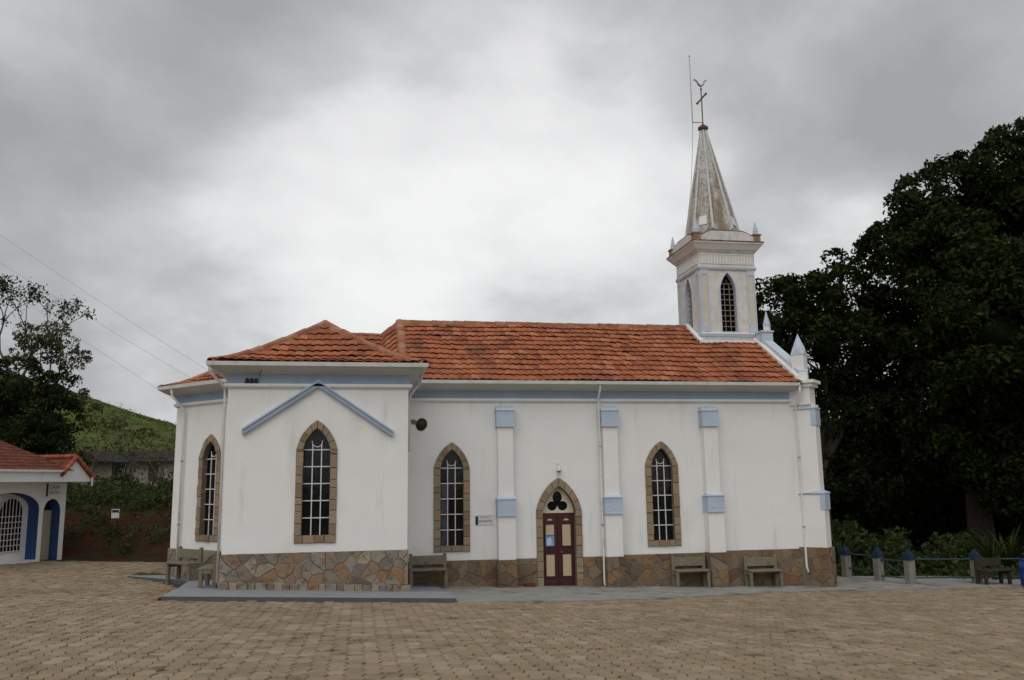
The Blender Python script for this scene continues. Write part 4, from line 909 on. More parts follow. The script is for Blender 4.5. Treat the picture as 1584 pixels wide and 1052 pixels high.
for dx in (0, -3.4):
    gl = [(-2.70+dx, .97), (-1.62+dx, .97)]+[(-2.16+dx+.54*math.cos(a), 2.30+.52*math.sin(a)) for a in np.linspace(0, PI, 13)]
    local(lambda q: q.prism(gl, .42, .44), 'window_glass', 'unlit_black')
    def grille(q):
        for k in range(1, 7):
            u = -2.70+dx+1.08*k/7; hh = .52*math.sqrt(max(0, 1-((u+2.16-dx)/.54)**2)); q.box(u-.012, u+.012, .385, .405, .97, 2.30+hh)
        for k in range(1, 9):
            z = .97+.2*k; q.box(-2.70+dx, -1.62+dx, .38, .40, z-.012, z+.012) if z < 2.35 else None
    gr_ = local(grille, 'window_grille', 'bar_white'); local(lambda q: q.tube([(u, .395, v) for u, v in gl]+[(gl[0][0], .395, gl[0][1])], .025, 6), 'window_frame', 'sign_white')
dd = local(lambda q: q.box(-1.085, -.26, .36, .40, .3, 2.33), 'door', 'cream_door'); MB().lathe([(.02, 0), (.035, .02), (.02, .05)], 8, 0, Matrix.Translation((-.34, .36, 1.5)) @ Matrix.Rotation(PI/2, 4, 'X')).obj('door_handle', 'sign_white', dd)
fan_ = [(-1.05, 2.34), (-.29, 2.34)]+[(-.67+.38*math.cos(a), 2.34+.36*math.sin(a)) for a in np.linspace(0, PI, 9)]
local(lambda q: q.prism(fan_, .37, .39), 'fanlight', 'dark_glass')
local(lambda q: q.box(-10, .06, -.12, -.002, -.4, .50), 'base_step', 'platform_paint')
local(lambda q: (q.box(-10, -1.30, -.90, -.84, 3.36, 3.70), q.box(-10, .06, -.84, .6, 3.36, 3.42)), 'fascia', 'plaster'); local(lambda q: q.box(-10, -1.31, -1.00, -.89, 3.70, 3.78), 'gutter', 'gutter_paint')
local(lambda q: q.prism([(-1.32, 3.36), (.12, 3.36), (.12, 3.46), (-.78, 4.16), (-1.32, 3.70)], -.93, -.83), 'gable', 'plaster')
local(lambda q: (q.tube([(.10, -1.02, 3.56), (.10, .8, 3.56)], .06, 8), q.tube([(.10, -1.0, 3.54), (.12, -.98, 3.20)], .04, 8)), 'end_gutter', 'gutter_paint')
dk = MB(); tl = MB(); ol = MB()
dk.add([(-10, -.92, 3.74), (-.9, -.92, 3.74), (-.9, 2.2, 4.86), (-10, 2.2, 4.86), (-10, 5.8, 3.6), (-.9, 5.8, 3.6)], [(0, 1, 2, 3), (3, 2, 5, 4)])
for j in range(10):
    for i in range(40):
        u = -9.9+i*.225+.11; y = -.95+j*.345
        if u > -.85: continue
        zf = lambda y_: 3.77+.36*(y_+.92); vs = [(u+k*.23, y+d_, zf(y+d_)+z_+lf) for d_, lf in ((-.03, .03), (.36, .004)) for k, z_ in PROF]; n = len(PROF); vs += [(u+k*.23, y-.03, zf(y-.03)+z_+.008) for k, z_ in PROF]
        tl.add(vs, [(a, a+1, n+a+1, n+a) for a in range(n-1)]+[(2*n+a, 2*n+a+1, a+1, a) for a in range(n-1)])
for s_, (ua, za, ub, zb) in enumerate(((-1.45, 3.60, -.78, 4.22), (.22, 3.44, -.78, 4.22))):   # two slopes of the corner gable
    ol.add([(ua, -1.0, za), (ub, -1.0, zb), (ub, 3.0, zb), (ua, 3.0, za), (ua, -1.0, za-.06), (ub, -1.0, zb-.06), (ub, 3.0, zb-.06), (ua, 3.0, za-.06)], [(0, 1, 2, 3) if s_ else (3, 2, 1, 0), (0, 4, 5, 1), (4, 7, 6, 5), (0, 3, 7, 4)])
rf = dk.obj('roof', 'roof_deck', house); stuff(tl.obj('roof_tiles', 'old_red_tile', rf)); ol.obj('gable_roof', 'old_red_tile', rf)
def verge(pa, pb):
    P0, P1 = Vector(pa), Vector(pb); k = round((P1-P0).length/.24)
    for i in range(k):
        a = P0+(P1-P0)*(i/k); b = P0+(P1-P0)*((i+1)/k); q = MB(); q.tube([a, b], [.085, .07], 8); q.obj('verge_tile', 'orange_tile', rf)
verge((-1.42, -.98, 3.66), (-.78, -.98, 4.26)); verge((.20, -.98, 3.50), (-.78, -.98, 4.26)); verge((-.78, -.98, 4.28), (-.78, 1.4, 4.28))
sg2 = local(lambda q: q.box(-1.08, -.34, -.03, -.002, 2.86, 3.30), 'sign_board', 'plaster'); sg2['label'] = 'small sign with a black bar above the arched door'
MB().box(-1.07, -.98, -.045, -.031, 2.84, 3.30).obj('bar_mark', 'black_metal', sg2)
for body, z in (('CASA', 3.11), ('SALÃO', 2.93)):
    me = text_mesh(body, .18, 'lettering'); me.materials.clear(); me.materials.append(MATS['sign_navy']); w = max(v.co.x for v in me.vertices)
    link('lettering', me, sg2, Matrix.Translation((-.92, -.034, z)) @ Matrix.Diagonal((.52/w, 1, 1, 1)) @ Matrix.Rotation(PI/2, 4, 'X'))

# ------------------------------------------------------------------ trees
def leaf_arrays(P, Nrm, size, asp=.46, rng=RNG):
    n = len(P); d = rng.normal(size=(n, 3)); d[:, 2] -= .35; d /= np.linalg.norm(d, axis=1)[:, None]
    nn = Nrm+rng.normal(size=(n, 3))*.75; nn -= d*(nn*d).sum(1)[:, None]; nn /= np.linalg.norm(nn, axis=1)[:, None]+1e-6
    s = np.cross(d, nn); L_ = (size*rng.uniform(.65, 1.25, n))[:, None]
    b = P-d*L_*.5; t = P+d*L_*.5; m = P+nn*L_*.06
    return np.stack([b, m+s*L_*asp*.5, t, m-s*L_*asp*.5], 1)
def quads_mesh(name, Q, m, extra=None):
    n = len(Q); me = bpy.data.meshes.new(name); V = Q.reshape(-1, 3); F = np.arange(4*n).reshape(-1, 4)
    ev, ef = (extra if extra else ([], []))
    nv = 4*n+len(ev); me.vertices.add(nv); co = np.zeros((nv, 3), np.float32); co[:4*n] = V
    if len(ev): co[4*n:] = np.array(ev)
    me.vertices.foreach_set('co', co.ravel())
    nl = 4*n+4*len(ef); me.loops.add(nl); li = np.concatenate([F.ravel(), (np.array(ef, int).ravel()+4*n) if len(ef) else np.zeros(0, int)]).astype(np.int32)
    me.loops.foreach_set('vertex_index', li); npz = n+len(ef); me.polygons.add(npz)
    me.polygons.foreach_set('loop_start', np.arange(npz, dtype=np.int32)*4); me.update(calc_edges=True); me.validate(); me.materials.append(MATS[m]); return me
def core(blobs, k=.72):  # solid blobs inside the crown, added to block light passing through
    V, F = [], []
    for (c, r) in blobs:
        o = len(V); nu, nv = 12, 8
        for i in range(nv+1):
            for j in range(nu):
                th = PI*i/nv; ph = 2*PI*j/nu; w = k*(1+.16*math.sin(3*ph+i*1.7+c[0])*math.sin(2*th+c[2]))
                V.append((c[0]+r[0]*w*math.sin(th)*math.cos(ph), c[1]+r[1]*w*math.sin(th)*math.sin(ph), c[2]+r[2]*w*math.cos(th)))
        for i in range(nv):
            for j in range(nu): F.append((o+i*nu+j, o+(i+1)*nu+j, o+(i+1)*nu+(j+1) % nu, o+i*nu+(j+1) % nu))
    return V, F
def crown_leaves(blobs, per_m2, csize, leaf, rng, fill=.0, lumps=1.0):
    out = []
    for (c, r) in blobs:
        c = np.array(c); r = np.array(r); area = 4*PI*((r[0]*r[1])**1.6+(r[0]*r[2])**1.6+(r[1]*r[2])**1.6)**(1/1.6)/3**(1/1.6)
        nc = max(6, int(area/(csize*csize*1.6)*lumps)); u = rng.normal(size=(nc, 3)); u /= np.linalg.norm(u, axis=1)[:, None]
        cc = c+u*r*rng.uniform(.80, 1.06, nc)[:, None]; cs = csize*rng.uniform(.55, 1.15, nc); nl = int(per_m2*area/nc)
        v = rng.normal(size=(nc, nl, 3)); v += u[:, None, :]*.9+np.array([0, 0, .45]); v /= np.linalg.norm(v, axis=2)[..., None]
        rad = cs[:, None, None]*rng.uniform(.35, 1.0, (nc, nl, 1))**.6
        P = (cc[:, None, :]+v*rad*np.array([1, 1, .72])).reshape(-1, 3); out.append(leaf_arrays(P, v.reshape(-1, 3), leaf, rng=rng))
    return np.concatenate(out)
def branches(mb, base, blobs, r0, fork, rnd):
    base = Vector(base); tops = []
    for (c, r) in blobs:
        c = Vector(c); t = Vector((base.x+rnd.uniform(-.15, .15), base.y+rnd.uniform(-.15, .15), fork+rnd.uniform(-.3, .5))); m = t.lerp(c, .5)+Vector((rnd.uniform(-.4, .4), rnd.uniform(-.4, .4), rnd.uniform(-.2, .6)))
        mb.tube([t-Vector((0, 0, .4)), t, m, c], [r0*.55, r0*.5, r0*.3, r0*.1], 7)
        for k in range(4):
            e_ = c+Vector((rnd.uniform(-1, 1)*r[0], rnd.uniform(-1, 1)*r[1], rnd.uniform(-.5, .9)*r[2]))*.85; mb.tube([m.lerp(c, .4+.15*k), e_], [r0*.16, r0*.03], 5)
def tree(name, base, blobs, label, leafm, trunk_r, fork, dens, csize, leaf, seed, barkm='bark', use_core=.70, group=None, cat='tree', lean=(0, 0)):
    rng = np.random.default_rng(seed); rnd = random.Random(seed); t = empty(name, Matrix.Translation(base)); tag(t, label, cat, group); B = Vector(base)
    lb = [((c[0]-B.x, c[1]-B.y, c[2]-B.z), r if isinstance(r, tuple) else (r, r, r*.85)) for c, r in blobs]
    mb = MB(); f = fork-B.z; mb.tube([(-lean[0], -lean[1], -.4), (-lean[0]*.8, -lean[1]*.8, .25), (-lean[0]*.3, 0, f*.5), (0, 0, f), (0, 0, f+.5)], [trunk_r*1.5, trunk_r*1.12, trunk_r*.95, trunk_r*.85, trunk_r*.6], 12)
    branches(mb, (0, 0, 0), lb, trunk_r, f, rnd); mb.obj('trunk', barkm, t, None, True)
    Q = crown_leaves(lb, dens, csize, leaf, rng); link('crown', quads_mesh('crown', Q, leafm, core(lb, use_core) if use_core else None), t); return t
HZ = lambda x, y: float(height(np.array(float(x)), np.array(float(y))))
tree('mango_tree', (21.2, 8.5, -.75), [((19.6, 8, 13.2), 2.5), ((18.9, 8, 14.2), 1.6), ((21.2, 8, 14.8), 2.8), ((23.6, 8.3, 16.4), 2.8), ((26.8, 8.5, 17.6), 3.1), ((20.2, 7.6, 10), 3.0), ((24, 7, 12.5), 4.4), ((28, 8, 13), 4.5), ((22, 6.8, 7.2), 3.5), ((26, 6.5, 7.6), 4.0), ((19.6, 7.5, 6.6), 2.3), ((23.5, 6.2, 4.6), (3.0, 2.6, 2.0)), ((20.6, 6.8, 3.8), (1.7, 1.6, 1.3)), ((27, 6.5, 4.4), (3.0, 2.5, 2.0)), ((21.6, 6.2, 2.9), (2.0, 1.3, 1.3)), ((24.6, 5.6, 2.9), (2.2, 1.5, 1.3)), ((19.2, 6.6, 4.6), (1.4, 1.3, 1.0)), ((18.8, 3.2, 8.6), 2.2), ((22.2, 1.2, 9.2), 3.2), ((26, .2, 10), 3.8), ((19.4, 4.8, 11.2), 2.0)],  # last crown blobs, partly out of view, added to shade the path and posts
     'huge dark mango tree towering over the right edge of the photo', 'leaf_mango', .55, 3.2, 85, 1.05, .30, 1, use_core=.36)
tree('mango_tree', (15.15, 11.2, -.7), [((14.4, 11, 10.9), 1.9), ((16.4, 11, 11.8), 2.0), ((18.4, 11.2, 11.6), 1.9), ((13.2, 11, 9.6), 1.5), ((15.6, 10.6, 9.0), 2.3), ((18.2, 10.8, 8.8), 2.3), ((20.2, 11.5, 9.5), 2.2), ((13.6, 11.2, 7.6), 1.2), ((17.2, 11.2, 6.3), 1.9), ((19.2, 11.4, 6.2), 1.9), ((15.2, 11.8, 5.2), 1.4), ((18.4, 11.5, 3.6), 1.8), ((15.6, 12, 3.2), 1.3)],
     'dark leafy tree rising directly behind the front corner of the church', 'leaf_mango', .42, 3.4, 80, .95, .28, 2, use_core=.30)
for k, (x, y, hgt, w) in enumerate(((26, 21, 9, 5.0), (33, 18, 11, 5.5), (18.5, 24, 8, 4.5), (40, 20, 12, 6))):
    z = HZ(x, y); rr = random.Random(k+40)
    tree('backdrop_tree', (x, y, z), [((x+rr.uniform(-1.5, 1.5)*w*.4, y+rr.uniform(-1, 1), z+hgt*f_), (w*s_, w*s_*.9, hgt*.30*s_+.6)) for f_, s_ in ((.24, .95), (.42, 1.0), (.62, .8), (.78, .55))],
         ['dark bushy tree far behind the garden fence, beyond the trunk of the huge mango', 'dark bushy tree deep behind the right garden, under the huge mango crown', 'dark low tree showing in the gap right of the church corner', 'dark tree behind the garden at the far right edge'][k], 'leaf_dark', .3, z+2.2, 26, 1.1, .45, 60+k, use_core=.62, group='trees behind the garden')
# left side: dense tree, taller sparse tree behind it, young trees before the hill
def lt(x, y): return (x, y, HZ(x, y))
b = lt(-25.6, 26)
tree('broadleaf_tree', b, [((-25.8, 26, 6.2), (3.3, 2.6, 2.4)), ((-23.8, 26, 6.8), (1.7, 1.7, 1.6)), ((-27.5, 26, 7.2), (2.2, 2, 1.9)), ((-25.2, 26, 8.9), (1.7, 1.6, 1.3)), ((-23.2, 26, 8.6), (1.1, 1.1, .9)), ((-27.4, 26, 9.2), (1.5, 1.3, 1.0)), ((-22.9, 26, 5.0), (1.4, 1.4, 1.5)), ((-26.8, 26, 4.2), (2.8, 2.2, 1.8)), ((-29.6, 26, 5.5), (2.5, 2.2, 2.4)), ((-24.4, 25.6, 4.0), (2.0, 1.6, 1.6))],
     'dense dark green tree rising behind the white house at the left', 'leaf_dark', .30, b[2]+1.4, 75, .7, .24, 5, use_core=.45)
tree('broadleaf_tree', lt(-23.9, 27.2), [((-24.6, 27.2, 11.2), (.9, .9, .7)), ((-23.5, 27.2, 11.5), (.8, .8, .55)), ((-22.6, 27.2, 10.4), (.8, .8, .6)), ((-25.2, 27.2, 12.0), (.6, .6, .5)), ((-24.0, 27.2, 12.4), (.55, .55, .4)), ((-25.6, 27.2, 10.6), (.7, .7, .5)), ((-22.2, 27.2, 8.2), (.6, .6, .6)), ((-21.6, 27.2, 7.2), (.45, .45, .7))],
     'tall olive tree with thin see-through crown above the dense dark tree at left', 'leaf_olive', .13, 8.2, 115, .5, .20, 6, use_core=0)
def bare_tree(base, top, label, seed):
    rnd = random.Random(seed); t = empty('bare_tree', Matrix.Translation(base)); tag(t, label, 'tree'); mb = MB(); tips = []
    def grow(p, d, ln, r, lv):
        q = p+d*ln; mid_ = p.lerp(q, .5)+Vector((rnd.uniform(-1, 1), rnd.uniform(-1, 1), 0))*ln*.06; mb.tube([p, mid_, q], [r, r*.85, r*.66], 6 if lv < 2 else 4)
        if lv >= 5: tips.append(q); return
        kk = 2 if rnd.random() < .45 else 3
        for k in range(kk):
            sd = (k-(kk-1)/2)*.62; nd_ = (d+Vector((sd+rnd.uniform(-.25, .25), rnd.uniform(-.45, .45), rnd.uniform(-.05, .30)))).normalized(); grow(q, nd_, ln*rnd.uniform(.58, .74) if lv else ln*.42, r*.62, lv+1)
        if lv >= 2: tips.append(q)
    grow(Vector((0, 0, -.3)), Vector((-.03, 0, 1)), top*.46, .16, 0); mb.obj('trunk', 'bark_pale', t, None, True)
    sel = [p for p in tips if p.z < top*.9 and rnd.random() < .55]; rng = np.random.default_rng(seed)
    P = np.concatenate([np.array(p)+rng.normal(size=(26, 3))*.20 for p in sel]); link('crown', quads_mesh('crown', leaf_arrays(P, rng.normal(size=P.shape), .22, rng=rng), 'leaf_dark'), t)
bb = lt(-27.0, 30.5); bare_tree(bb, 13.6, 'nearly bare tree with fine branches against the sky at the left edge', 8)
for k, (x, y, hgt) in enumerate(((-18.4, 24.0, 3.4), (-17.2, 25.5, 2.9), (-20.6, 24.5, 2.6))):
    z = HZ(x, y); rr = random.Random(k+7)
    tree('young_tree', (x, y, z), [((x+rr.uniform(-.9, .9), y+rr.uniform(-.4, .4), z+hgt*f_), (.75, .7, .55)) for f_ in (.55, .7, .8, .92, 1.0)], ['thin olive young tree standing before the far white cottage', 'small pale young tree near the apse corner, before the hill', 'slender young tree beside the blue water tank'][k], 'leaf_grey', .07, z+hgt*.35, 24, .4, .17, 80+k, 'bark_pale', 0, 'young trees on the terrace')

# ------------------------------------------------------------------ cottage, tank, stake sign, hill and bank plants
cz = 3.88; ct = empty('far_cottage', frame(-21.2, 33, cz-.1, R(4))); tag(ct, 'low white cottage with dark roof on the terrace below the hill', 'cottage')
w_ = MB().box(-3.0, 3.2, 0, 4, -1.8, 1.05).obj('wall', 'cottage_wall', ct); cut(w_, [cutter([(-.6, .1), (.0, .1), (.0, .9), (-.6, .9)], frame(-21.2, 33, cz-.1, R(4)), .2), cutter([(1.6, -.3), (2.2, -.3), (2.2, .9), (1.6, .9)], frame(-21.2, 33, cz-.1, R(4)), .2)])
MB().box(-.6, .0, .12, .15, .1, .9).obj('window', 'dark_glass', ct); MB().box(1.6, 2.2, .12, .15, -.3, .9).obj('door', 'wood_pole', ct)
MB().add([(-3.4, -.5, 1.0), (3.6, -.5, 1.0), (3.6, 2, 1.75), (-3.4, 2, 1.75), (3.6, 4.5, 1.0), (-3.4, 4.5, 1.0), (-3.4, -.5, .92), (3.6, -.5, .92)], [(0, 1, 2, 3), (3, 2, 4, 5), (6, 7, 1, 0), (1, 4, 2), (0, 3, 5)]).obj('roof', 'house_roof', ct)
tk = empty('water_tank', Matrix.Translation((-20.4, 29.5, HZ(-20.4, 29.5)))); tag(tk, 'small dark blue water tank on posts in front of the far cottage', 'water tank')
MB().lathe([(.34, 1.45), (.40, 1.48), (.42, 1.82), (.43, 1.84), (.3, 1.93), (.1, 1.95)], 16).obj('tank', 'tank_blue', tk, None, True)
for sx_ in (-1, 1):
    for sy_ in (-1, 1): MB().tube([(sx_*.35, sy_*.35, -.3), (sx_*.27, sy_*.27, 1.46)], .04, 6).obj('post', 'wood_pole', tk)
ss = empty('stake_sign', Matrix.Translation((-15.72, 11.2, HZ(-15.72, 11.2)))); tag(ss, 'small white and blue notice on a thin stake in the earth bank', 'sign')
zt = 2.10-HZ(-15.72, 11.2); MB().tube([(0, .02, -.3), (0, .02, zt+.2)], .018, 6).obj('stake', 'wood_pole', ss); MB().box(-.15, .15, -.012, .0, zt-.19, zt+.17).obj('board', 'sign_white', ss); MB().box(-.13, .13, -.016, -.0125, zt+.03, zt+.14).obj('blue_stripe', 'tank_blue', ss)
for k, (x, y, s_) in enumerate(((-22.6, 25.5, .9), (-19.6, 22.5, .6), (-17.8, 21.0, .7), (-15.6, 20.0, .6), (-14.2, 18.5, .9))):
    rr = np.random.default_rng(900+k); t = empty('terrace_shrub', Matrix.Translation((x, y, HZ(x, y)))); tag(t, ['shrub at the left end of the far cottage, beside the dense tree', 'shrub in front of the far cottage below the water tank', 'shrub before the middle of the far cottage', 'shrub before the right end of the far cottage', 'shrub on the bank top closest to the apse wall'][k], 'shrub', 'shrubs before the far cottage')
    lb = [((rr.uniform(-.8, .8)*s_, rr.uniform(-.3, .3), s_*rr.uniform(.3, 1.1)), (.5*s_, .45*s_, .42*s_)) for _ in range(6)]
    link('foliage', quads_mesh('foliage', crown_leaves(lb, 70, .35, .2, rr), 'leaf_bank'), t); mb = MB(); branches(mb, (0, 0, 0), lb, .06, .2, random.Random(k)); mb.obj('stem', 'bark', t)
def scatter(name, pts, m, leaf, n, spread, up, rng):
    P = []; Nn = []
    for (x, y, z, s_) in pts:
        q = rng.normal(size=(n, 3))*np.array([spread, spread, up])*s_; q[:, 2] = np.abs(q[:, 2]); P.append(q+np.array([x, y, z])); Nn.append(q+np.array([0, 0, .3]))
    P = np.concatenate(P); Nn = np.concatenate(Nn); Nn /= np.linalg.norm(Nn, axis=1)[:, None]+1e-6
    return link(name, quads_mesh(name, leaf_arrays(P, Nn, leaf, .4, rng), m))
rng = np.random.default_rng(3); pts = []
for _ in range(1000):
    x, y = rng.uniform(-33, -8.5), rng.uniform(10.2, 22)
    if rng.random() < .30+.20*(y-10.8)+.35*float(vnoise(x, y, 1.1, 9)): pts.append((x, y, HZ(x, y), rng.uniform(.5, 1.3)*(1.0 if y < 15 else .55)))
o = stuff(scatter('bank_vegetation', pts, 'leaf_bank', .20, 70, .42, .34, rng)); tag(o, 'tangle of weeds and shrubs covering the top of the red earth bank', 'weeds')
pts = []
for _ in range(1500):
    x, y = rng.uniform(-80, -14), rng.uniform(36, 128); pts.append((x, y, HZ(x, y), rng.uniform(.6, 1.4)))
o = stuff(scatter('hill_grass_tufts', pts, 'leaf_hill', .5, 14, .8, .12, rng)); tag(o, 'grass tussocks covering the green hill', 'grass')
for k, (x, y, s_) in enumerate(((-15.2, 10.2, .55), (-17.3, 10.9, .45), (-13.9, 10.6, .5), (-12.6, 10.9, .45))):
    rr = np.random.default_rng(90+k); B = (x, y, HZ(x, y)); t = empty('bank_shrub', Matrix.Translation(B)); tag(t, ['small shrub at the foot of the red bank below the stake sign', 'small shrub on the red bank beside the white house', 'small shrub low on the red bank, right of the stake sign', 'small shrub on the red bank nearest the apse'][k], 'shrub', 'shrubs on the red bank')
    lb = [((0, 0, s_*.55), (s_*.5, s_*.45, s_*.45)), ((s_*.3, 0, s_*.85), (s_*.35, s_*.3, s_*.3))]; link('foliage', quads_mesh('foliage', crown_leaves(lb, 120, .22, .12, rr), 'leaf_olive'), t); MB().tube([(0, 0, -.1), (0, 0, s_*.6)], .02, 5).obj('stem', 'bark', t)
# crest shrubs on the hill line
for k, (x, y, s_) in enumerate(((-38.5, 95, 1.3), (-46.5, 104, 1.1), (-33.6, 90, 1.0))):
    rr = np.random.default_rng(120+k); B = (x, y, HZ(x, y)); t = empty('hill_shrub', Matrix.Translation(B)); tag(t, ['bush breaking the hill crest right of the middle', 'tiny bush on the hill crest below the olive tree', 'reddish bush on the hill crest beside the apse wall'][k], 'shrub', 'shrubs along the hill crest')
    link('foliage', quads_mesh('foliage', crown_leaves([((0, 0, s_*.6), (s_, s_*.8, s_*.6)), ((s_*.6, 0, s_*.8), (s_*.6, s_*.5, s_*.5))], 24, .5, .35, rr), 'leaf_olive' if k < 2 else 'leaf_rust'), t); MB().tube([(0, 0, -.2), (0, 0, s_*.6)], .06, 5).obj('stem', 'bark', t)

# ------------------------------------------------------------------ power lines
def wire(p0, p1, sag, label):
    P0, P1 = Vector(p0), Vector(p1); pts_ = [P0.lerp(P1, t)-Vector((0, 0, sag*4*t*(1-t))) for t in np.linspace(0, 1, 25)]
    o = MB().tube(pts_, .010, 5).obj('power_line', 'cable'); tag(o, label, 'cable', 'power lines across the left sky')
def ext(a, b, t): return tuple(Vector(a)+(Vector(b)-Vector(a))*t)
for a, b, lb_ in (((-38.36, 60, 23.59), (-22.59, 60, 13.64), 'middle and clearest of the power lines descending across the left sky'), ((-34.44, 60, 23.45), (-24.4, 60, 16.66), 'upper, faintest power line descending across the left sky'), ((-40.1, 60, 22.66), (-24.71, 60, 12.05), 'lowest power line descending across the left sky above the hill')):
    wire(ext(a, b, -1.6), ext(a, b, (-20.5-a[0])/(b[0]-a[0])), .4, lb_)

pz = HZ(-20.5, 60); up_ = empty('utility_pole', Matrix.Translation((-20.5, 60.1, pz))); tag(up_, 'slim concrete utility pole far behind the apse where the power lines end', 'utility pole')
MB().tube([(0, 0, -.5), (0, 0, 14.3-pz)], [.17, .10], 10).obj('pole', 'bench_concrete', up_, None, True)
for z_ in (14.0, 12.3, 9.15): MB().lathe([(.03, -.12), (.07, -.08), (.07, .02), (.03, .08)], 8, 0, Matrix.Translation((0, -.12, z_-pz))).obj('insulator', 'horn_metal', up_)

# ------------------------------------------------------------------ right side: fence posts, rails, barrel, garden
def fence_post(x, y, hgt, label):
    z = float(g(x, y)); t = empty('fence_post', frame(x, y, z, R(12))); tag(t, label, 'post', 'white fence posts with blue tops')
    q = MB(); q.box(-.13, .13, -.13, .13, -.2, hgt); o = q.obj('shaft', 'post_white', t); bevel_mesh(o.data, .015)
    q = MB(); q.hexa([(-.145, -.145, hgt), (.145, -.145, hgt), (.145, .145, hgt), (-.145, .145, hgt)], [(-.12, -.12, hgt+.18), (.12, -.12, hgt+.18), (.12, .12, hgt+.18), (-.12, .12, hgt+.18)]); q.hexa([(-.12, -.12, hgt+.181), (.12, -.12, hgt+.181), (.12, .12, hgt+.181), (-.12, .12, hgt+.181)], [(-.01, -.01, hgt+.36), (.01, -.01, hgt+.36), (.01, .01, hgt+.36), (-.01, .01, hgt+.36)]); q.obj('blue_cap', 'post_blue', t)
PP = [(11.4, 3.2), (11.75, 1.75), (12.05, .45), (14.75, .75), (17.6, 1.1)]
LB = ['white fence post with blue top nearest the church corner', 'white fence post with blue top at the far side of the gate', 'white fence post with blue top at the near side of the gate', 'white fence post with blue top standing alone left of the blue barrel', 'white fence post with blue top right of the blue barrel, at the edge']
for (x, y), l_ in zip(PP, LB): fence_post(x, y, .80, l_)
def rail(a, b, hs, label, name='fence_rail', diag=False):
    t = empty(name, Matrix.Translation((a[0], a[1], float(g(*a))))); tag(t, label, 'gate' if diag else 'railing', None if diag else 'blue green railings between the posts'); za, zb = float(g(*a)), float(g(*b)); dx, dy = b[0]-a[0], b[1]-a[1]
    for h_ in hs: MB().tube([(dx*.04, dy*.04, h_), (dx*.96, dy*.96, h_+zb-za)], .028, 6).obj('rail', 'rail_green', t)
    if diag: MB().tube([(dx*.06, dy*.06, hs[0]), (dx*.94, dy*.94, hs[-1]+zb-za)], .022, 6).obj('brace', 'rail_green', t)
rail(PP[0], PP[1], (.35, .85), 'blue green pipe railing between the two posts nearest the church'); rail(PP[2], PP[3], (.22, .82), 'blue green pipe railing along the garden right of the gate'); rail(PP[3], PP[4], (.22, .82), 'blue green pipe railing behind the blue barrel')
rail(PP[1], PP[2], (.75, .2), 'low pipe gate with a diagonal brace between two posts', 'garden_gate', True)
bz_ = float(g(15.75, -.5)); br_ = empty('barrel', Matrix.Translation((15.75, -.5, bz_))); tag(br_, 'blue plastic barrel at the right edge of the plaza', 'barrel')
MB().lathe([(.27, 0), (.29, .03), (.29, .28), (.305, .31), (.29, .34), (.29, .58), (.305, .61), (.29, .64), (.28, .86), (.26, .90), (.05, .90)], 24).obj('drum', 'barrel_blue', br_, None, True); MB().lathe([(.295, .85), (.295, .88)], 24).obj('rim_band', 'black_metal', br_)
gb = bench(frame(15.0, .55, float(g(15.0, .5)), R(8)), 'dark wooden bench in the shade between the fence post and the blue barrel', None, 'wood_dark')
gd = structure(grid_mesh('garden_bed', np.arange(9.6, 40, 1.2), np.arange(1.2, 30, 1.2), lambda x, y: g(x, np.clip(y, 0, 30))-.01+.05*vnoise(x, y, 1.1, 6), 'garden_soil', lambda x, y: not (x < 15.5 and y < 3.6) ))
def blade_plant(x, y, n, ln, w, label, seed, m='leaf_bright'):
    rnd = random.Random(seed); z = float(g(x, y)); t = empty('garden_plant', Matrix.Translation((x, y, z))); tag(t, label, 'plant', 'leafy plants in the garden bed')
    mb = MB()
    for k in range(n):
        a = rnd.uniform(0, 2*PI); l_ = ln*rnd.uniform(.6, 1.1); out = rnd.uniform(.25, .8); d = Vector((math.cos(a), math.sin(a), 0)); s_ = Vector((-d.y, d.x, 0)); ww = w*rnd.uniform(.7, 1.2); vs = []
        for i in range(6):
            u = i/5; p = d*(out*l_*u**1.4)+Vector((0, 0, l_*(u-.42*out*u*u*1.6))); wd = ww*math.sin(PI*(.12+.86*u))**.8; vs += [p+s_*wd*.5, p+Vector((0, 0, -wd*.18)), p-s_*wd*.5]
        mb.add(vs, [(3*i+j, 3*i+j+1, 3*i+j+4, 3*i+j+3) for i in range(5) for j in range(2)])
    mb.obj('leaf_blades', m, t, None, True); MB().tube([(0, 0, -.1), (0, 0, .12)], .04, 6).obj('stem', 'bark', t)
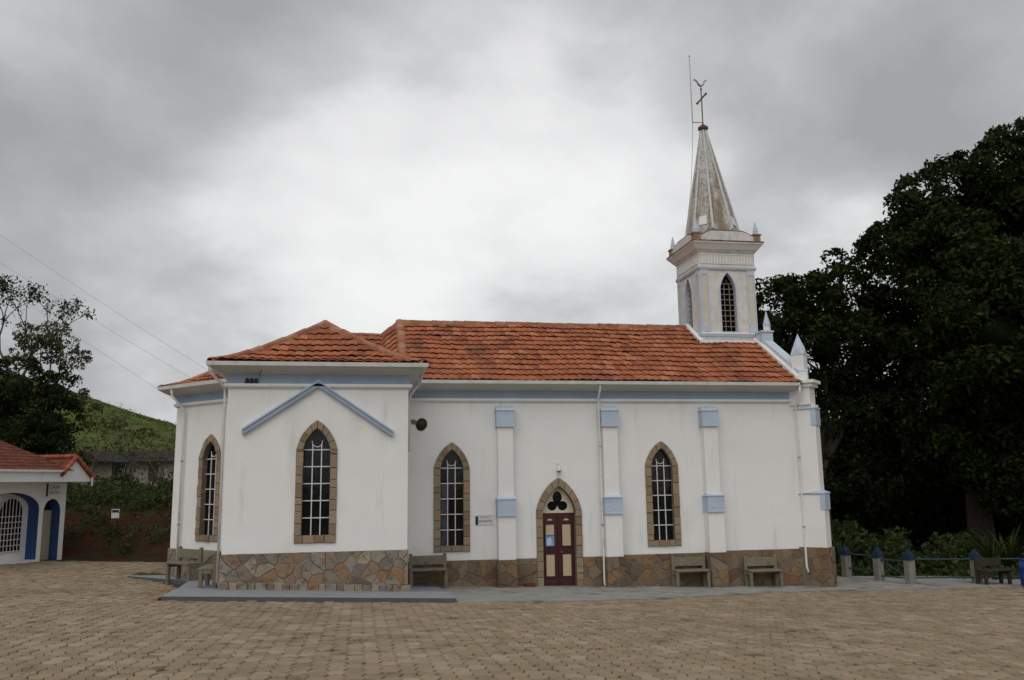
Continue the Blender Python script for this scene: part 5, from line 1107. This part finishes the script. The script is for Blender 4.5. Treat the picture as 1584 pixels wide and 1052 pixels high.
GP = [(12.6, 6.2, 1.8, 'tall grassy clump of arching blades behind the post nearest the church'), (13.6, 7.2, 1.9, 'broad leaf clump behind the gate, left of its middle'), (14.0, 5.4, 1.3, 'bright leafy clump directly behind the gate'), (15.2, 6.4, 1.2, 'low leafy clump right of the gate'), (16.4, 5.0, 1.1, 'low bright clump behind the long railing, left half'), (17.4, 6.0, 1.3, 'leafy clump behind the long railing, middle'), (18.2, 4.8, 1.9, 'tall palm-like clump of narrow blades behind the lone fence post'), (19.4, 5.4, 2.0, 'tall clump of arching blades above the blue barrel'), (20.6, 4.2, 1.6, 'leafy clump at the right edge behind the barrel'), (16.0, 7.6, 1.5, 'leaf clump farther back under the dark crown'), (12.2, 8.4, 2.1, 'tall clump in the gap beside the church corner'), (18.9, 7.2, 1.5, 'leaf clump deep behind the lone fence post')]
for k, (x, y, l_, lb_) in enumerate(GP):
    if k in (0, 6, 7): blade_plant(x, y-.6, 60, l_*1.2, .07+.02*(k % 3), lb_, 300+k, 'leaf_garden'); continue
    rr = np.random.default_rng(700+k); z = float(g(x, y-.6)); t = empty('garden_plant', Matrix.Translation((x, y-.6, z))); tag(t, lb_, 'plant', 'leafy plants in the garden bed')
    lb = [((rr.uniform(-.5, .5), rr.uniform(-.4, .4), l_*rr.uniform(.25, .85)), (.45, .4, .38)) for _ in range(6)]
    link('foliage', quads_mesh('foliage', crown_leaves(lb, 70, .30, .26 if k % 2 else .18, rr), 'leaf_garden'), t); mb = MB(); branches(mb, (0, 0, 0), lb, .05, .15, random.Random(k)); mb.obj('stem', 'bark', t)
pts = []
for _ in range(700):
    x, y = rng.uniform(10, 24), rng.uniform(2.2, 12)
    if x < 15.5 and y < 3.7: continue
    pts.append((x, y, float(g(x, y)), rng.uniform(.6, 1.3)))
o = stuff(scatter('garden_ground_cover', pts, 'leaf_garden', .20, 30, .28, .22, rng)); tag(o, 'low green ground cover filling the garden behind the fence', 'ground cover')

# ------------------------------------------------------------------ weeds in the paving
WP = []; WN = []
for k, (x, y, s_) in enumerate(((-6.05, -12.3, .10), (-6.9, -12.0, .07), (-8.94, -15.0, .12), (-2.48, -13.4, .10), (-7.9, -14.6, .10), (-4.2, -9.0, .06), (1.5, -11.5, .07))):
    rr = np.random.default_rng(500+k); P = rr.normal(size=(36, 3))*np.array([s_, s_*.3, s_*.10]); P[:, 2] = np.abs(P[:, 2])+.008; WP.append(P+np.array([x, y, float(g(x, y))])); WN.append(np.tile([0, 0, 1.], (36, 1)))
o = stuff(link('paving_weeds', quads_mesh('paving_weeds', leaf_arrays(np.concatenate(WP), np.concatenate(WN), .035, .35, RNG), 'leaf_olive'))); tag(o, 'tiny weeds growing in the joints of the plaza paving', 'weeds')
